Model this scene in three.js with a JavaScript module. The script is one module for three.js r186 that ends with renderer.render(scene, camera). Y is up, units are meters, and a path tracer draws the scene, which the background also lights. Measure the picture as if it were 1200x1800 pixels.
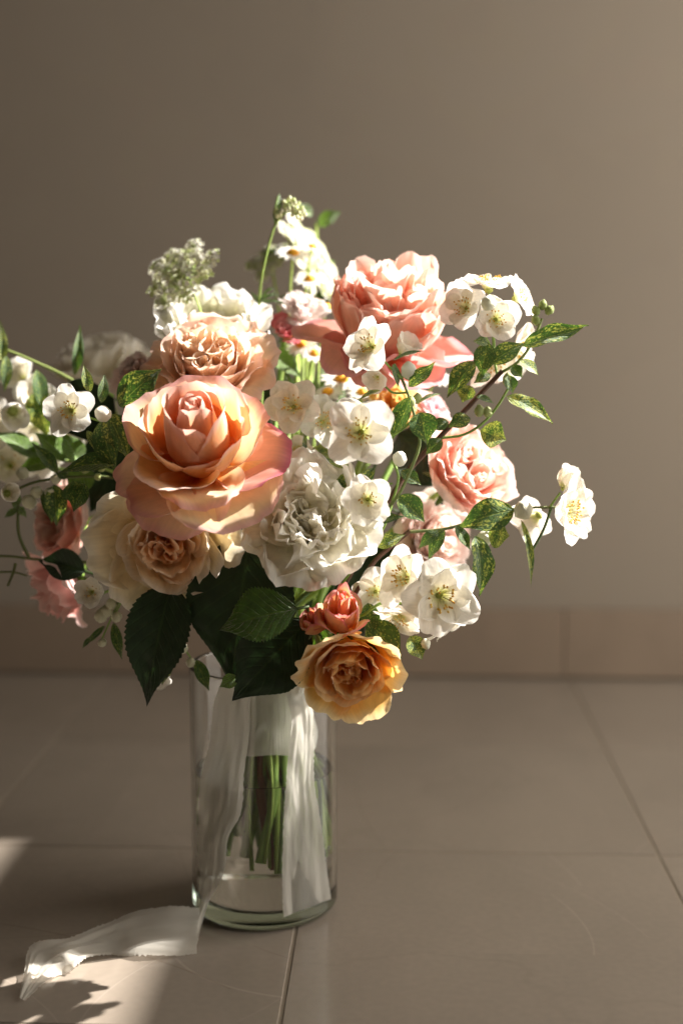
import * as THREE from 'three';
import { mergeGeometries } from 'three/addons/utils/BufferGeometryUtils.js';
import { RoundedBoxGeometry } from 'three/addons/geometries/RoundedBoxGeometry.js';
import { ImprovedNoise } from 'three/addons/math/ImprovedNoise.js';
import { RectAreaLightUniformsLib } from 'three/addons/lights/RectAreaLightUniformsLib.js';

// ------------------------------------------------------------------ camera, lights, exposure
const V = (x = 0, y = 0, z = 0) => new THREE.Vector3(x, y, z);
const scene = new THREE.Scene();
scene.background = new THREE.Color(0, 0, 0);
const F = 2333.3, D0 = 1.05, EYE_H = 0.448;              // lens in pixels of the 1200 x 1800 photograph
const YAW = 2.31 * Math.PI / 180, PITCH = -7.57 * Math.PI / 180;
const camera = new THREE.PerspectiveCamera(2 * Math.atan(900 / F) * 180 / Math.PI, 2 / 3, 0.05, 30);
camera.rotation.order = 'YXZ';
camera.rotation.set(PITCH, YAW, 0);
camera.updateMatrixWorld(true);
const RIGHT = V(), UPV = V(), BACK = V();
camera.matrixWorld.extractBasis(RIGHT, UPV, BACK);
const rayOf = (px, py) => RIGHT.clone().multiplyScalar((px - 600) / F).addScaledVector(UPV, (900 - py) / F).sub(BACK);
{ const r = rayOf(466, 1585); camera.position.copy(r.multiplyScalar(EYE_H / r.y)); }   // the vase stands at the origin
camera.updateMatrixWorld(true);
const EYE = camera.position.clone();
camera.focus = 0.94;
camera.userData.fStop = 2.4;

const renderer = new THREE.WebGLRenderer({ antialias: true });
renderer.toneMapping = THREE.LinearToneMapping;
renderer.toneMappingExposure = 1.0;
renderer.shadowMap.enabled = true;
RectAreaLightUniformsLib.init();

const SUN_DIR = V(0.72, 0.63, -0.27).normalize();         // towards the low sun outside the right-hand window
const sun = new THREE.SpotLight(new THREE.Color(1.0, 0.94, 0.88), 660, 0, 0.20, 0.15, 2);
sun.name = 'low_sunlight';
sun.position.copy(SUN_DIR).multiplyScalar(6).add(V(0, 0.3, 0));
sun.target.position.set(0, 0.3, 0);
sun.shadow.radius = 1.2; sun.castShadow = true; sun.shadow.mapSize.set(2048, 2048);
scene.add(sun, sun.target);
const PARAPET = 1.515, WALL_X = 1.0, WIN_Z = -0.02, WIN_Y = 0.78, WIN_W = 1.12, WIN_H = 1.52;
const skyPane = new THREE.RectAreaLight(new THREE.Color(1.0, 0.935, 0.85), 4.1, WIN_W, WIN_H);
skyPane.name = 'window_daylight';
skyPane.position.set(WALL_X - 0.012, WIN_Y, WIN_Z);
skyPane.lookAt(-2, WIN_Y, WIN_Z);
scene.add(skyPane);

// ------------------------------------------------------------------ helpers
function rng(seed) { let a = seed >>> 0; return () => { a = (a + 0x6d2b79f5) | 0; let t = Math.imul(a ^ (a >>> 15), 1 | a); t = (t + Math.imul(t ^ (t >>> 7), 61 | t)) ^ t; return ((t ^ (t >>> 14)) >>> 0) / 4294967296; }; }
const IN = new ImprovedNoise(), noise = (x, y, z) => IN.noise(x, y, z);
const lerp = (a, b, t) => a + (b - a) * t, clamp = (x, a, b) => Math.min(b, Math.max(a, x));
const sm = (a, b, x) => { const t = clamp((x - a) / (b - a), 0, 1); return t * t * (3 - 2 * t); };
const C = (s) => new THREE.Color(s);
const DEG = Math.PI / 180;
// a point seen at a pixel of the photograph, d metres in front of the bouquet's middle plane
const at = (px, py, d = 0) => EYE.clone().addScaledVector(rayOf(px, py), D0 - d);
const floorAt = (px, py, y = 0) => { const r = rayOf(px, py); return EYE.clone().addScaledVector(r, (y - EYE_H) / r.y); };
const onCyl = (px, py, R) => {                            // front of an upright cylinder round the vase's axis
  const r = rayOf(px, py), a = r.x * r.x + r.z * r.z, b = 2 * (EYE.x * r.x + EYE.z * r.z), c = EYE.x ** 2 + EYE.z ** 2 - R * R;
  const q = Math.max(0, b * b - 4 * a * c);
  return EYE.clone().addScaledVector(r, (-b - Math.sqrt(q)) / (2 * a));
};
const face = (x, y, z) => RIGHT.clone().multiplyScalar(x).addScaledVector(UPV, y).addScaledVector(BACK, z).normalize();
const names = {};
function numbered(n) { const k = names[n] = (names[n] ?? -1) + 1; return k ? n + '_' + String(k).padStart(3, '0') : n; }
function thing(name, label, category, base = V(), group) {
  const o = new THREE.Group(); o.name = numbered(name); o.position.copy(base); scene.add(o);
  o.userData = { label, category }; if (group) o.userData.group = group;
  return o;
}
// adds geometry given in world coordinates as a part
function part(t, name, g, m, parent = t, stuff = false) {
  const geo = Array.isArray(g) ? mergeGeometries(g) : g;
  geo.translate(-t.position.x, -t.position.y, -t.position.z);
  const o = new THREE.Mesh(geo, m); o.name = name; o.castShadow = o.receiveShadow = true; parent.add(o);
  if (stuff) o.userData.kind = 'stuff';
  return o;
}
function frameAt(pos, dir, spin = 0) {                    // +Y along dir, +X to the right of the picture
  const y = dir.clone().normalize(), x = RIGHT.clone().addScaledVector(y, -RIGHT.dot(y));
  if (x.lengthSq() < 0.02) x.copy(UPV).addScaledVector(y, -UPV.dot(y));
  x.normalize(); const z = x.clone().cross(y);
  const m = new THREE.Matrix4().makeBasis(x, y, z);
  if (spin) m.multiply(new THREE.Matrix4().makeRotationY(spin));
  return m.setPosition(pos);
}
// grid surface: f(u, v) -> {p:[x,y,z], c:Color, uv:[s,t]}, u in -1..1, v in 0..1
function sheet(nu, nv, f) {
  const P = [], K = [], T = [], I = [];
  for (let j = 0; j <= nv; j++) for (let i = 0; i <= nu; i++) {
    const r = f(-1 + 2 * i / nu, j / nv);
    P.push(...r.p); T.push(...(r.uv || [i / nu, j / nv])); const c = r.c; K.push(c ? c.r : 1, c ? c.g : 1, c ? c.b : 1);
    if (i < nu && j < nv) { const a = j * (nu + 1) + i, b = a + nu + 1; I.push(a, a + 1, b, a + 1, b + 1, b); }
  }
  const g = new THREE.BufferGeometry();
  g.setAttribute('position', new THREE.Float32BufferAttribute(P, 3));
  g.setAttribute('uv', new THREE.Float32BufferAttribute(T, 2));
  g.setAttribute('color', new THREE.Float32BufferAttribute(K, 3));
  g.setIndex(I); g.computeVertexNormals();
  return g;
}
function paint(g, c) {
  const n = g.attributes.position.count, a = new Float32Array(n * 3);
  for (let i = 0; i < n; i++) { a[3 * i] = c.r; a[3 * i + 1] = c.g; a[3 * i + 2] = c.b; }
  g.setAttribute('color', new THREE.BufferAttribute(a, 3)); return g;
}
// tapered tube along points
function tube(pts, r0, r1, c, seg = 20, rad = 8) {
  const curve = new THREE.CatmullRomCurve3(pts, false, 'centripetal'), fr = curve.computeFrenetFrames(seg, false), P = [], N = [], T = [], I = [];
  for (let i = 0; i <= seg; i++) {
    const p = curve.getPointAt(i / seg), r = lerp(r0, r1, i / seg);
    for (let k = 0; k <= rad; k++) {
      const a = k / rad * Math.PI * 2, n = fr.normals[i].clone().multiplyScalar(Math.cos(a)).addScaledVector(fr.binormals[i], Math.sin(a));
      P.push(p.x + n.x * r, p.y + n.y * r, p.z + n.z * r); N.push(n.x, n.y, n.z); T.push(k / rad, i / seg * 4);
      if (i < seg && k < rad) { const q = i * (rad + 1) + k, w = q + rad + 1; I.push(q, q + 1, w, q + 1, w + 1, w); }
    }
  }
  for (const e of [0, seg]) {                             // end caps
    const p = curve.getPointAt(e / seg), t = curve.getTangentAt(e / seg).multiplyScalar(e ? 1 : -1), b = P.length / 3;
    P.push(p.x, p.y, p.z); N.push(t.x, t.y, t.z); T.push(0, 0);
    for (let k = 0; k <= rad; k++) { const q = (e * (rad + 1) + k) * 3; P.push(P[q], P[q + 1], P[q + 2]); N.push(t.x, t.y, t.z); T.push(0, 0); if (k < rad) e ? I.push(b, b + 1 + k, b + 2 + k) : I.push(b, b + 2 + k, b + 1 + k); }
  }
  const g = new THREE.BufferGeometry();
  g.setAttribute('position', new THREE.Float32BufferAttribute(P, 3)); g.setAttribute('normal', new THREE.Float32BufferAttribute(N, 3)); g.setAttribute('uv', new THREE.Float32BufferAttribute(T, 2));
  g.setIndex(I); return paint(g, c);
}
function blob(pos, dir, rx, ry, c, dent = 0.06, seed = 1, seg = 12) {
  const g = new THREE.SphereGeometry(1, seg, seg), p = g.attributes.position;
  for (let i = 0; i < p.count; i++) {
    const v = V().fromBufferAttribute(p, i), k = 1 + dent * noise(v.x * 1.7 + seed, v.y * 1.7, v.z * 1.7), pinch = 1 - 0.35 * sm(0.2, 1, v.y);
    p.setXYZ(i, v.x * rx * k * pinch, v.y * ry * k, v.z * rx * k * pinch);
  }
  g.computeVertexNormals(); g.applyMatrix4(frameAt(pos, dir)); return paint(g, c);
}
function dataTex(w, h, f, srgb, rx = 1, ry = 1) {
  const d = new Uint8Array(w * h * 4);
  for (let y = 0; y < h; y++) for (let x = 0; x < w; x++) { const c = f(x / w, y / h), k = (y * w + x) * 4; for (let q = 0; q < 3; q++) d[k + q] = clamp(Math.round((c.length ? c[q] : c) * 255), 0, 255); d[k + 3] = 255; }
  const t = new THREE.DataTexture(d, w, h, THREE.RGBAFormat); t.wrapS = t.wrapT = THREE.RepeatWrapping; t.magFilter = THREE.LinearFilter; t.minFilter = THREE.LinearMipmapLinearFilter; t.generateMipmaps = true;
  if (srgb) t.colorSpace = THREE.SRGBColorSpace; t.repeat.set(rx, ry); t.needsUpdate = true; return t;
}
const fbm = (x, y, z, o = 4) => { let s = 0, a = 0.5; for (let i = 0; i < o; i++) { s += a * noise(x, y, z); x *= 2.03; y *= 2.03; a *= 0.5; } return s; };

// ------------------------------------------------------------------ materials
// petals: fine lengthwise veins that fan out
const petalBump = dataTex(256, 256, (u, v) => { const w = (u - 0.5) / (0.35 + 0.65 * v); return 0.5 + 0.07 * noise(w * 26, v * 3, 3.1) + 0.05 * noise(w * 60, v * 6, 8.2) + 0.42 * fbm(u * 6, v * 5, 1.5); });
const petalTint = dataTex(256, 256, (u, v) => { const w = (u - 0.5) / (0.35 + 0.65 * v), k = 0.965 + 0.034 * noise(w * 34, v * 2, 5.5) + 0.05 * fbm(u * 9, v * 9, 7.7); return [k, k * 0.995, k * 0.985]; }, true);
const petalMat = (through, bump) => new THREE.MeshPhysicalMaterial({ vertexColors: true, map: petalTint, roughness: 1, transmission: through, thickness: 0, clearcoat: 0.06, clearcoatRoughness: 0.55, bumpMap: petalBump, bumpScale: bump, side: THREE.DoubleSide });
const ROSE = petalMat(0.50, 0.0003), WHITE = petalMat(0.52, 0.0005), SOFT = petalMat(0.48, 0.0004);
const leafBump = dataTex(512, 512, (u, v) => {
  const x = Math.abs(u - 0.5) * 2, mid = Math.exp(-((x / 0.05) ** 2)), s = (v * 9 - x * 2.6); const q = Math.abs(s - Math.round(s)), side = Math.exp(-((q / 0.09) ** 2)) * (1 - 0.4 * x);
  return clamp(0.72 - 0.34 * Math.max(mid, side * 0.85) + 0.22 * fbm(u * 26, v * 26, 4.4, 3) + 0.08 * fbm(u * 6, v * 6, 2), 0, 1);
});
const leafTint = (f) => dataTex(512, 512, f, true);
const darkLeafMap = leafTint((u, v) => { const x = Math.abs(u - 0.5) * 2, s = v * 9 - x * 2.6, q = Math.abs(s - Math.round(s)), vein = Math.max(Math.exp(-((x / 0.035) ** 2)), 0.5 * Math.exp(-((q / 0.06) ** 2))), n = fbm(u * 8, v * 8, 1.2); const k = 0.86 + 0.25 * n; return [0.135 * k + 0.06 * vein, 0.235 * k + 0.06 * vein, 0.10 * k + 0.03 * vein]; });
const freshLeafMap = leafTint((u, v) => { const x = Math.abs(u - 0.5) * 2, s = v * 9 - x * 2.6, q = Math.abs(s - Math.round(s)), vein = Math.max(Math.exp(-((x / 0.04) ** 2)), 0.6 * Math.exp(-((q / 0.07) ** 2))), n = fbm(u * 8, v * 8, 9.2); const k = 0.9 + 0.3 * n; return [0.44 * k + 0.10 * vein, 0.60 * k + 0.10 * vein, 0.17 * k + 0.06 * vein]; });
const mottledMap = (sd, amount) => leafTint((u, v) => {
  const x = Math.abs(u - 0.5) * 2, n = fbm(u * 16 + sd, v * 22, sd, 4) + 0.35 * noise(u * 46, v * 60, sd + 3), patch = 0.5 * noise(u * 4 + sd, v * 4, 2) + 0.2 * x;
  const y = sm(-0.02, 0.26, n + patch * 0.7 - 0.12 + amount), vein = Math.exp(-((x / 0.03) ** 2)); const g = [0.27, 0.42, 0.14], w = [0.84, 0.86, 0.38], k = Math.max(y * 0.85, vein * 0.5), b = 0.92 + 0.2 * noise(u * 11, v * 11, 7);
  return [lerp(g[0], w[0], k) * b, lerp(g[1], w[1], k) * b, lerp(g[2], w[2], k) * b];
});
const leafMat = (map, through, bump, gloss = 0.3) => new THREE.MeshPhysicalMaterial({ vertexColors: true, map, roughness: 1, transmission: through, thickness: 0, clearcoat: gloss, clearcoatRoughness: 0.42, bumpMap: leafBump, bumpScale: bump, side: THREE.DoubleSide });
const DARK = leafMat(darkLeafMap, 0.14, 0.0016, 0.28), FRESH = leafMat(freshLeafMap, 0.42, 0.0024, 0.25);
const MOTTLED = [leafMat(mottledMap(1.3, 0.0), 0.42, 0.001), leafMat(mottledMap(7.7, -0.09), 0.38, 0.001), leafMat(mottledMap(4.1, 0.16), 0.44, 0.001)];
const stemBump = dataTex(128, 128, (u, v) => 0.5 + 0.35 * noise(u * 16, v * 3, 1) + 0.2 * noise(u * 40, v * 24, 5));
const STEM = new THREE.MeshPhysicalMaterial({ vertexColors: true, roughness: 0.55, clearcoat: 0.12, clearcoatRoughness: 0.4, bumpMap: stemBump, bumpScale: 0.0006 });
const BITS = new THREE.MeshPhysicalMaterial({ vertexColors: true, roughness: 0.75, side: THREE.DoubleSide });
const BUD = new THREE.MeshPhysicalMaterial({ vertexColors: true, roughness: 1, transmission: 0.2, thickness: 0, clearcoat: 0.15, clearcoatRoughness: 0.4, bumpMap: petalBump, bumpScale: 0.0008, side: THREE.DoubleSide });
const GREEN = C('#84a648'), DEEP = C('#47602c'), LIME = C('#a6c05c'), WOOD = C('#5b3c2c');

// ------------------------------------------------------------------ the room: floor tiles, skirting, walls with a window, ceiling
const BACK_Z = -0.0 + floorAt(694, 1187).z, ROOM_X0 = -3.2, ROOM_Z1 = 3.4, ROOM_H = 2.8;
function struct(name, geo, mat, parent = scene) { const o = new THREE.Mesh(geo, mat); o.name = name; o.castShadow = o.receiveShadow = true; if (parent === scene) o.userData.kind = 'structure'; parent.add(o); return o; }
const box = (x0, x1, y0, y1, z0, z1) => new THREE.BoxGeometry(x1 - x0, y1 - y0, z1 - z0).translate((x0 + x1) / 2, (y0 + y1) / 2, (z0 + z1) / 2);
const plasterMap = dataTex(512, 512, (u, v) => { const k = 0.985 + 0.035 * fbm(u * 4, v * 4, 3, 5); return [0.560 * k, 0.516 * k, 0.460 * k]; }, true, 1, 1);
const plasterBump = dataTex(512, 512, (u, v) => 0.5 + 0.4 * fbm(u * 9.3 + v * 3.1, v * 8.7 - u * 2.3, 6, 5));
const WALL = new THREE.MeshStandardMaterial({ map: plasterMap, roughness: 0.9, bumpMap: plasterBump, bumpScale: 0.0008 });
// polished stone tiles: soft clouding, thin veins, a few old scratches
const cv = document.createElement('canvas'); cv.width = cv.height = 1536;
{
  const g = cv.getContext('2d'), im = g.createImageData(1536, 1536), r = rng(5);
  for (let y = 0; y < 1536; y++) for (let x = 0; x < 1536; x++) {
    const u = x / 1536, v = y / 1536, k = 0.95 + 0.10 * fbm(u * 7, v * 4, 2.2, 5) + 0.02 * noise(u * 200, v * 200, 1), w = 0.012 * Math.exp(-((fbm(u * 3 + 4, v * 3, 7.7, 5) / 0.012) ** 2)), q = (y * 1536 + x) * 4;
    im.data[q] = 255 * clamp((0.595 - w) * k, 0, 1); im.data[q + 1] = 255 * clamp((0.552 - w) * k, 0, 1); im.data[q + 2] = 255 * clamp((0.500 - w) * k, 0, 1); im.data[q + 3] = 255;
  }
  g.putImageData(im, 0, 0);
  for (let i = 0; i < 70; i++) {
    g.strokeStyle = r() < 0.6 ? `rgba(255,245,230,${0.05 + 0.07 * r()})` : `rgba(90,70,50,${0.06 + 0.10 * r()})`; g.lineWidth = 1 + 2.5 * r() * r(); g.beginPath();
    const x = r() * 1536, y = r() * 1536, R = 60 + 420 * r(), a = r() * 6.3; g.ellipse(x, y, R, R * (0.5 + 0.6 * r()), r() * 3, a, a + 0.4 + 1.4 * r()); g.stroke();
  }
}
const stoneMap = new THREE.CanvasTexture(cv); stoneMap.colorSpace = THREE.SRGBColorSpace; stoneMap.wrapS = stoneMap.wrapT = THREE.RepeatWrapping;
const stoneBump = dataTex(512, 512, (u, v) => 0.5 + 0.5 * fbm(u * 5, v * 5, 6.3, 3));
const stoneRough = dataTex(512, 512, (u, v) => { const k = 0.86 + 0.25 * fbm(u * 6, v * 6, 11) + 0.08 * noise(u * 60, v * 60, 4); return [k, k, k]; });
const STONE = new THREE.MeshStandardMaterial({ map: stoneMap, roughness: 0.19, roughnessMap: stoneRough, bumpMap: stoneBump, bumpScale: 0.0006 });
const SKIRT = new THREE.MeshStandardMaterial({ map: stoneMap, color: C('#efe2d6'), roughness: 0.5 });
const GROUT = new THREE.MeshStandardMaterial({ color: new THREE.Color(0.25, 0.208, 0.155), roughness: 0.95 });
const T = 0.304, JOINT_X = floorAt(1152, 1495).x, JOINT_Z = floorAt(694, 1496).z;
const floor = struct('floor', box(ROOM_X0, WALL_X, -0.12, -0.001, BACK_Z, ROOM_Z1), GROUT);
function worldUV(g, ax, ay, s) { const p = g.attributes.position, uv = g.attributes.uv; for (let i = 0; i < p.count; i++) uv.setXY(i, [p.getX(i), p.getY(i), p.getZ(i)][ax] / s, [p.getX(i), p.getY(i), p.getZ(i)][ay] / s); return g; }
{
  const r = rng(17);
  for (let i = -11; i < 6; i++) for (let k = -4; k < 13; k++) {
    const x0 = Math.max(ROOM_X0, JOINT_X + i * T), x1 = Math.min(WALL_X, x0 === ROOM_X0 ? JOINT_X + (i + 1) * T : x0 + T), z0 = Math.max(BACK_Z, JOINT_Z + k * T), z1 = Math.min(ROOM_Z1, z0 === BACK_Z ? JOINT_Z + (k + 1) * T : z0 + T);
    if (x1 - x0 < 0.02 || z1 - z0 < 0.02) continue;
    const w = x1 - x0 - 0.0024, d = z1 - z0 - 0.0024, g = new RoundedBoxGeometry(w, 0.012, d, 1, 0.0009).translate((x0 + x1) / 2, -0.006 - 0.0003 * r(), (z0 + z1) / 2);
    worldUV(g, 0, 2, 1.15); const ox = Math.floor(r() * 50) / 7, uv = g.attributes.uv; for (let q = 0; q < uv.count; q++) uv.setXY(q, uv.getX(q) + ox, uv.getY(q) + ox * 1.7);
    struct('floor_tile', g, STONE, floor);
  }
}
const wallBack = struct('wall_back', worldUV(box(ROOM_X0 - 0.15, WALL_X + 0.15, -0.12, ROOM_H, BACK_Z - 0.15, BACK_Z), 0, 1, 1.3), WALL);
const skirting = struct('skirting', box(ROOM_X0, WALL_X, 0.001, 0.088, BACK_Z + 0.0005, BACK_Z + 0.004), GROUT);
for (let i = -7; i < 3; i++) {
  const x0 = Math.max(ROOM_X0, JOINT_X - 0.008 + i * T * 2), x1 = Math.min(WALL_X, JOINT_X - 0.008 + (i + 1) * T * 2); if (x1 - x0 < 0.03) continue;
  struct('skirting_tile', worldUV(new RoundedBoxGeometry(x1 - x0 - 0.0007, 0.0905, 0.011, 1, 0.0016).translate((x0 + x1) / 2, 0.0472, BACK_Z + 0.0058), 0, 1, 1.15), SKIRT, skirting);
}
struct('wall_left', box(ROOM_X0 - 0.15, ROOM_X0, -0.12, ROOM_H, BACK_Z, ROOM_Z1), WALL);
struct('wall_front', box(ROOM_X0 - 0.15, WALL_X + 0.15, -0.12, ROOM_H, ROOM_Z1, ROOM_Z1 + 0.15), WALL);
struct('ceiling', box(ROOM_X0 - 0.15, WALL_X + 0.15, ROOM_H, ROOM_H + 0.12, BACK_Z - 0.15, ROOM_Z1 + 0.15), WALL);
{
  const z0 = WIN_Z - WIN_W / 2, z1 = WIN_Z + WIN_W / 2, y0 = WIN_Y - WIN_H / 2, y1 = WIN_Y + WIN_H / 2, a = WALL_X, b = WALL_X + 0.15;
  struct('wall_right', mergeGeometries([box(a, b, -0.12, y0, BACK_Z, ROOM_Z1), box(a, b, y1, ROOM_H, BACK_Z, ROOM_Z1), box(a, b, y0, y1, BACK_Z, z0), box(a, b, y0, y1, z1, ROOM_Z1)]), WALL);
  struct('balcony_parapet', mergeGeometries([box(1.62, 1.74, -0.12, PARAPET, -1.6, 2.2), box(1.59, 1.77, PARAPET, PARAPET + 0.03, -0.6, 2.2), box(1.57, 1.79, PARAPET, PARAPET + 0.105, -1.6, -0.6)]), WALL);       // low wall outside the glass door: it keeps the sun off the floor on the right
  struct('balcony_floor', box(1.152, 1.62, -0.12, -0.01, -1.6, 2.2), STONE);
}

// ------------------------------------------------------------------ glass vase and water
const VR = 0.0574, VH = 0.196, BIND = V(0.006, 0.152, 0.0);
const GLASS = new THREE.MeshPhysicalMaterial({ color: 0xffffff, roughness: 0, transmission: 1, thickness: 0.004, ior: 1.5, attenuationColor: new THREE.Color(0.80, 0.92, 0.82), attenuationDistance: 0.07 });
const WATER = new THREE.MeshPhysicalMaterial({ color: 0xffffff, roughness: 0, transmission: 1, thickness: 0.1, ior: 1.33, attenuationColor: new THREE.Color(0.90, 0.95, 0.86), attenuationDistance: 0.35 });
const vase = thing('glass_vase', 'clear cylindrical glass vase of water standing on the tiled floor under the bouquet', 'vase');
{
  const p = [], add = (x, y) => p.push(new THREE.Vector2(x, y)), r = VR, w = 0.0034, b = 0.013;
  add(0, 0.0006); add(r - 0.008, 0.0006);
  for (let i = 0; i <= 6; i++) { const a = -Math.PI / 2 + i / 6 * Math.PI / 2; add(r - 0.006 + 0.006 * Math.cos(a), 0.0066 + 0.006 * Math.sin(a)); }
  for (let i = 1; i < 8; i++) add(r, lerp(0.0066, VH - 0.002, i / 8));
  for (let i = 0; i <= 6; i++) { const a = i / 6 * Math.PI; add(r - w / 2 + w / 2 * Math.cos(a), VH - w / 2 + w / 2 * Math.sin(a)); }
  for (let i = 1; i < 8; i++) add(r - w, lerp(VH - 0.003, b + 0.006, i / 8));
  for (let i = 0; i <= 5; i++) { const a = i / 5 * Math.PI / 2; add(r - w - 0.006 + 0.006 * Math.cos(a), b + 0.006 - 0.006 * Math.sin(a)); }
  add(0, b + 0.0008);
  part(vase, 'glass_body', new THREE.LatheGeometry(p, 96), GLASS);
  const q = [], ad2 = (x, y) => q.push(new THREE.Vector2(x, y)), ri = r - w - 0.0003, wl = 0.112;
  ad2(0, b + 0.0011); ad2(ri - 0.006, b + 0.0003);
  for (let i = 1; i <= 5; i++) { const a = i / 5 * Math.PI / 2; ad2(ri - 0.006 + 0.006 * Math.sin(a), b + 0.0063 - 0.006 * Math.cos(a)); }
  ad2(ri, wl + 0.0012); ad2(ri - 0.001, wl + 0.0004); ad2(ri - 0.003, wl); ad2(0, wl);
  part(vase, 'water', new THREE.LatheGeometry(q, 96), WATER);
}

for (const [x, y, r] of [[371, 1357, 0.0011], [376, 1348, 0.0008], [367, 1380, 0.0006], [553, 1392, 0.0009], [578, 1490, 0.0012], [520, 1408, 0.0006], [345, 1505, 0.0008], [430, 1462, 0.0006]]) {
  const p = onCyl(x, y, VR + 0.0002), g = new THREE.SphereGeometry(r, 14, 10); g.scale(1, 1.25, 0.55); g.lookAt(V(p.x, 0, p.z)); g.translate(p.x, p.y, p.z); part(vase, 'water_drop', g, GLASS);
}
// ------------------------------------------------------------------ stems run from each flower over the rim, through the binding point and splay out in the water
let stemNo = 0;
function stemPath(from, dir, reach = 0.07) {
  const k = stemNo++, a = k * 2.39996, rr = 0.0050 + 0.0205 * Math.sqrt(((k * 7) % 31) / 31);
  const bind = BIND.clone().add(V(rr * Math.cos(a), 0, rr * Math.sin(a)));
  const flat = V(from.x - BIND.x, 0, from.z - BIND.z), lean = clamp(flat.length(), 0, 0.2), n = flat.clone().normalize();
  const foot = bind.clone().addScaledVector(n, -0.018 - lean * 0.04).add(V(0.014 - 0.010 * Math.sin(a) + 0.016 * Math.cos(a), 0, 0.014 * Math.cos(a) + 0.012 * Math.sin(a))); foot.y = 0.042 + 0.012 * ((k * 5 % 7) / 7);
  const fr = V(foot.x, 0, foot.z); if (fr.length() > 0.0475) { fr.setLength(0.0475); foot.x = fr.x; foot.z = fr.z; }
  const rim = bind.clone().addScaledVector(n, Math.min(0.018, lean * 0.2)); rim.y = 0.212;
  const near = from.clone().addScaledVector(dir, -reach * 0.35), mid = near.clone().lerp(rim, 0.5); mid.y = Math.max(mid.y, 0.225);
  return [foot, foot.clone().lerp(bind, 0.5).add(V(0.004 * Math.sin(k * 3), 0, 0.004 * Math.cos(k * 5))), bind, rim, mid, near, from];
}
const rimBase = (pts) => pts[0].clone();

// ------------------------------------------------------------------ petals
// o: L length, W half width, pb/pm/pt tilt of the profile from the flower's axis (degrees) at base, middle and tip, th azimuth, r0/y0 where it starts
function petal(o) {
  const { L, W, pb = 60, pm = 20, pt = 40, cup = 1, curl = 0, side = 0, ruf = 0, rf = 3, r0 = 0, y0 = 0, th = 0, top = 0.3, notch = 0, twist = 0, nu = 12, nv = 14, seed = 1, base = 0.25, fine = 0.4, col, wide = 0.62, lean = 0, crease = 0 } = o;
  const N = 48, tab = []; let r = r0, y = y0;
  for (let i = 0; i <= N; i++) {
    const v = i / N, ph = (v < 0.5 ? lerp(pb, pm, sm(0, 1, v * 2)) : lerp(pm, pt, sm(0, 1, v * 2 - 1))) + curl * sm(0.72, 1, v);
    tab.push([r, y, ph * DEG]); r += Math.sin(ph * DEG) * L / N; y += Math.cos(ph * DEG) * L / N;
  }
  const prof = (s) => { const q = clamp(s, 0, 1) * N, i = Math.min(N - 1, Math.floor(q)), f = q - i, a = tab[i], b = tab[i + 1]; return [lerp(a[0], b[0], f), lerp(a[1], b[1], f), lerp(a[2], b[2], f)]; };
  const ct = Math.cos(th), st = Math.sin(th);
  const g = sheet(nu, nv, (u, v) => {
    const au = Math.abs(u), tp = 1 - top * Math.pow(au, 2.4) - notch * Math.exp(-((u / 0.22) ** 2)) + 0.05 * fine * noise(u * 3 + seed, seed * 1.7, 0.3) + 0.022 * fine * noise(u * 9 + seed, seed, 4.2);
    const [pr, py, ph] = prof(v * tp);
    const w = W * (base + (1 - base) * sm(0, wide, v)) * (1 - 0.12 * sm(0.8, 1, v)), sx = u * w + twist * W * v * v * 0.5;
    const Rc = Math.max(pr, 0.28 * W) / Math.max(0.02, cup), an = clamp(sx / Rc, -2.7, 2.7);
    let lat = Rc * Math.sin(an), inn = Rc * (1 - Math.cos(an));
    const rv = ruf * (0.15 + v * v) * (0.4 + 0.6 * au);
    inn += rv * W * (noise(u * rf + seed * 3.1, v * rf * 0.8, seed) + 0.45 * noise(u * rf * 2.3 + seed, v * rf * 1.8, seed + 5)) * 1.3 - side * W * sm(0.5, 1, au) * sm(0.25, 0.9, v) + lean * u * W * v
      + crease * W * Math.exp(-((u / 0.16) ** 2)) * v;
    const X = pr - inn * Math.cos(ph), Y = py + inn * Math.sin(ph);
    return { p: [X * ct + lat * st, Y, -X * st + lat * ct], c: col ? col(u, v) : undefined, uv: [0.5 + 0.5 * u + seed * 0.37, v + 0.003] };
  });
  return g;
}
// pigment: base, body and edge colours of a petal
const pigment = (b, m, e, eAt = 0.8, eW = 0.5) => { const W1 = C('#ffffff'), cb = C(b), cm = C(m).lerp(W1, 0.04), ce = C(e).lerp(W1, 0.08); return (u, v) => { const c = cb.clone().lerp(cm, sm(0.05, 0.6, v)); return c.lerp(ce, Math.max(sm(eAt, 1, v), eW * sm(0.8, 1, Math.abs(u)) * v)); }; };
function sepals(t, M, r, L, c, n = 5, spread = 100) {
  for (let i = 0; i < n; i++) part(t, 'sepal', petal({ L, W: L * 0.2, pb: 85, pm: spread, pt: spread + 25, cup: 0.3, r0: 0, y0: -r * 0.08, th: i / n * 6.283 + 0.4, top: 0.9, nu: 6, nv: 8, seed: i + 3, wide: 0.35, base: 0.5, fine: 0.6, col: () => c }).applyMatrix4(M), FRESH);
}
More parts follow.
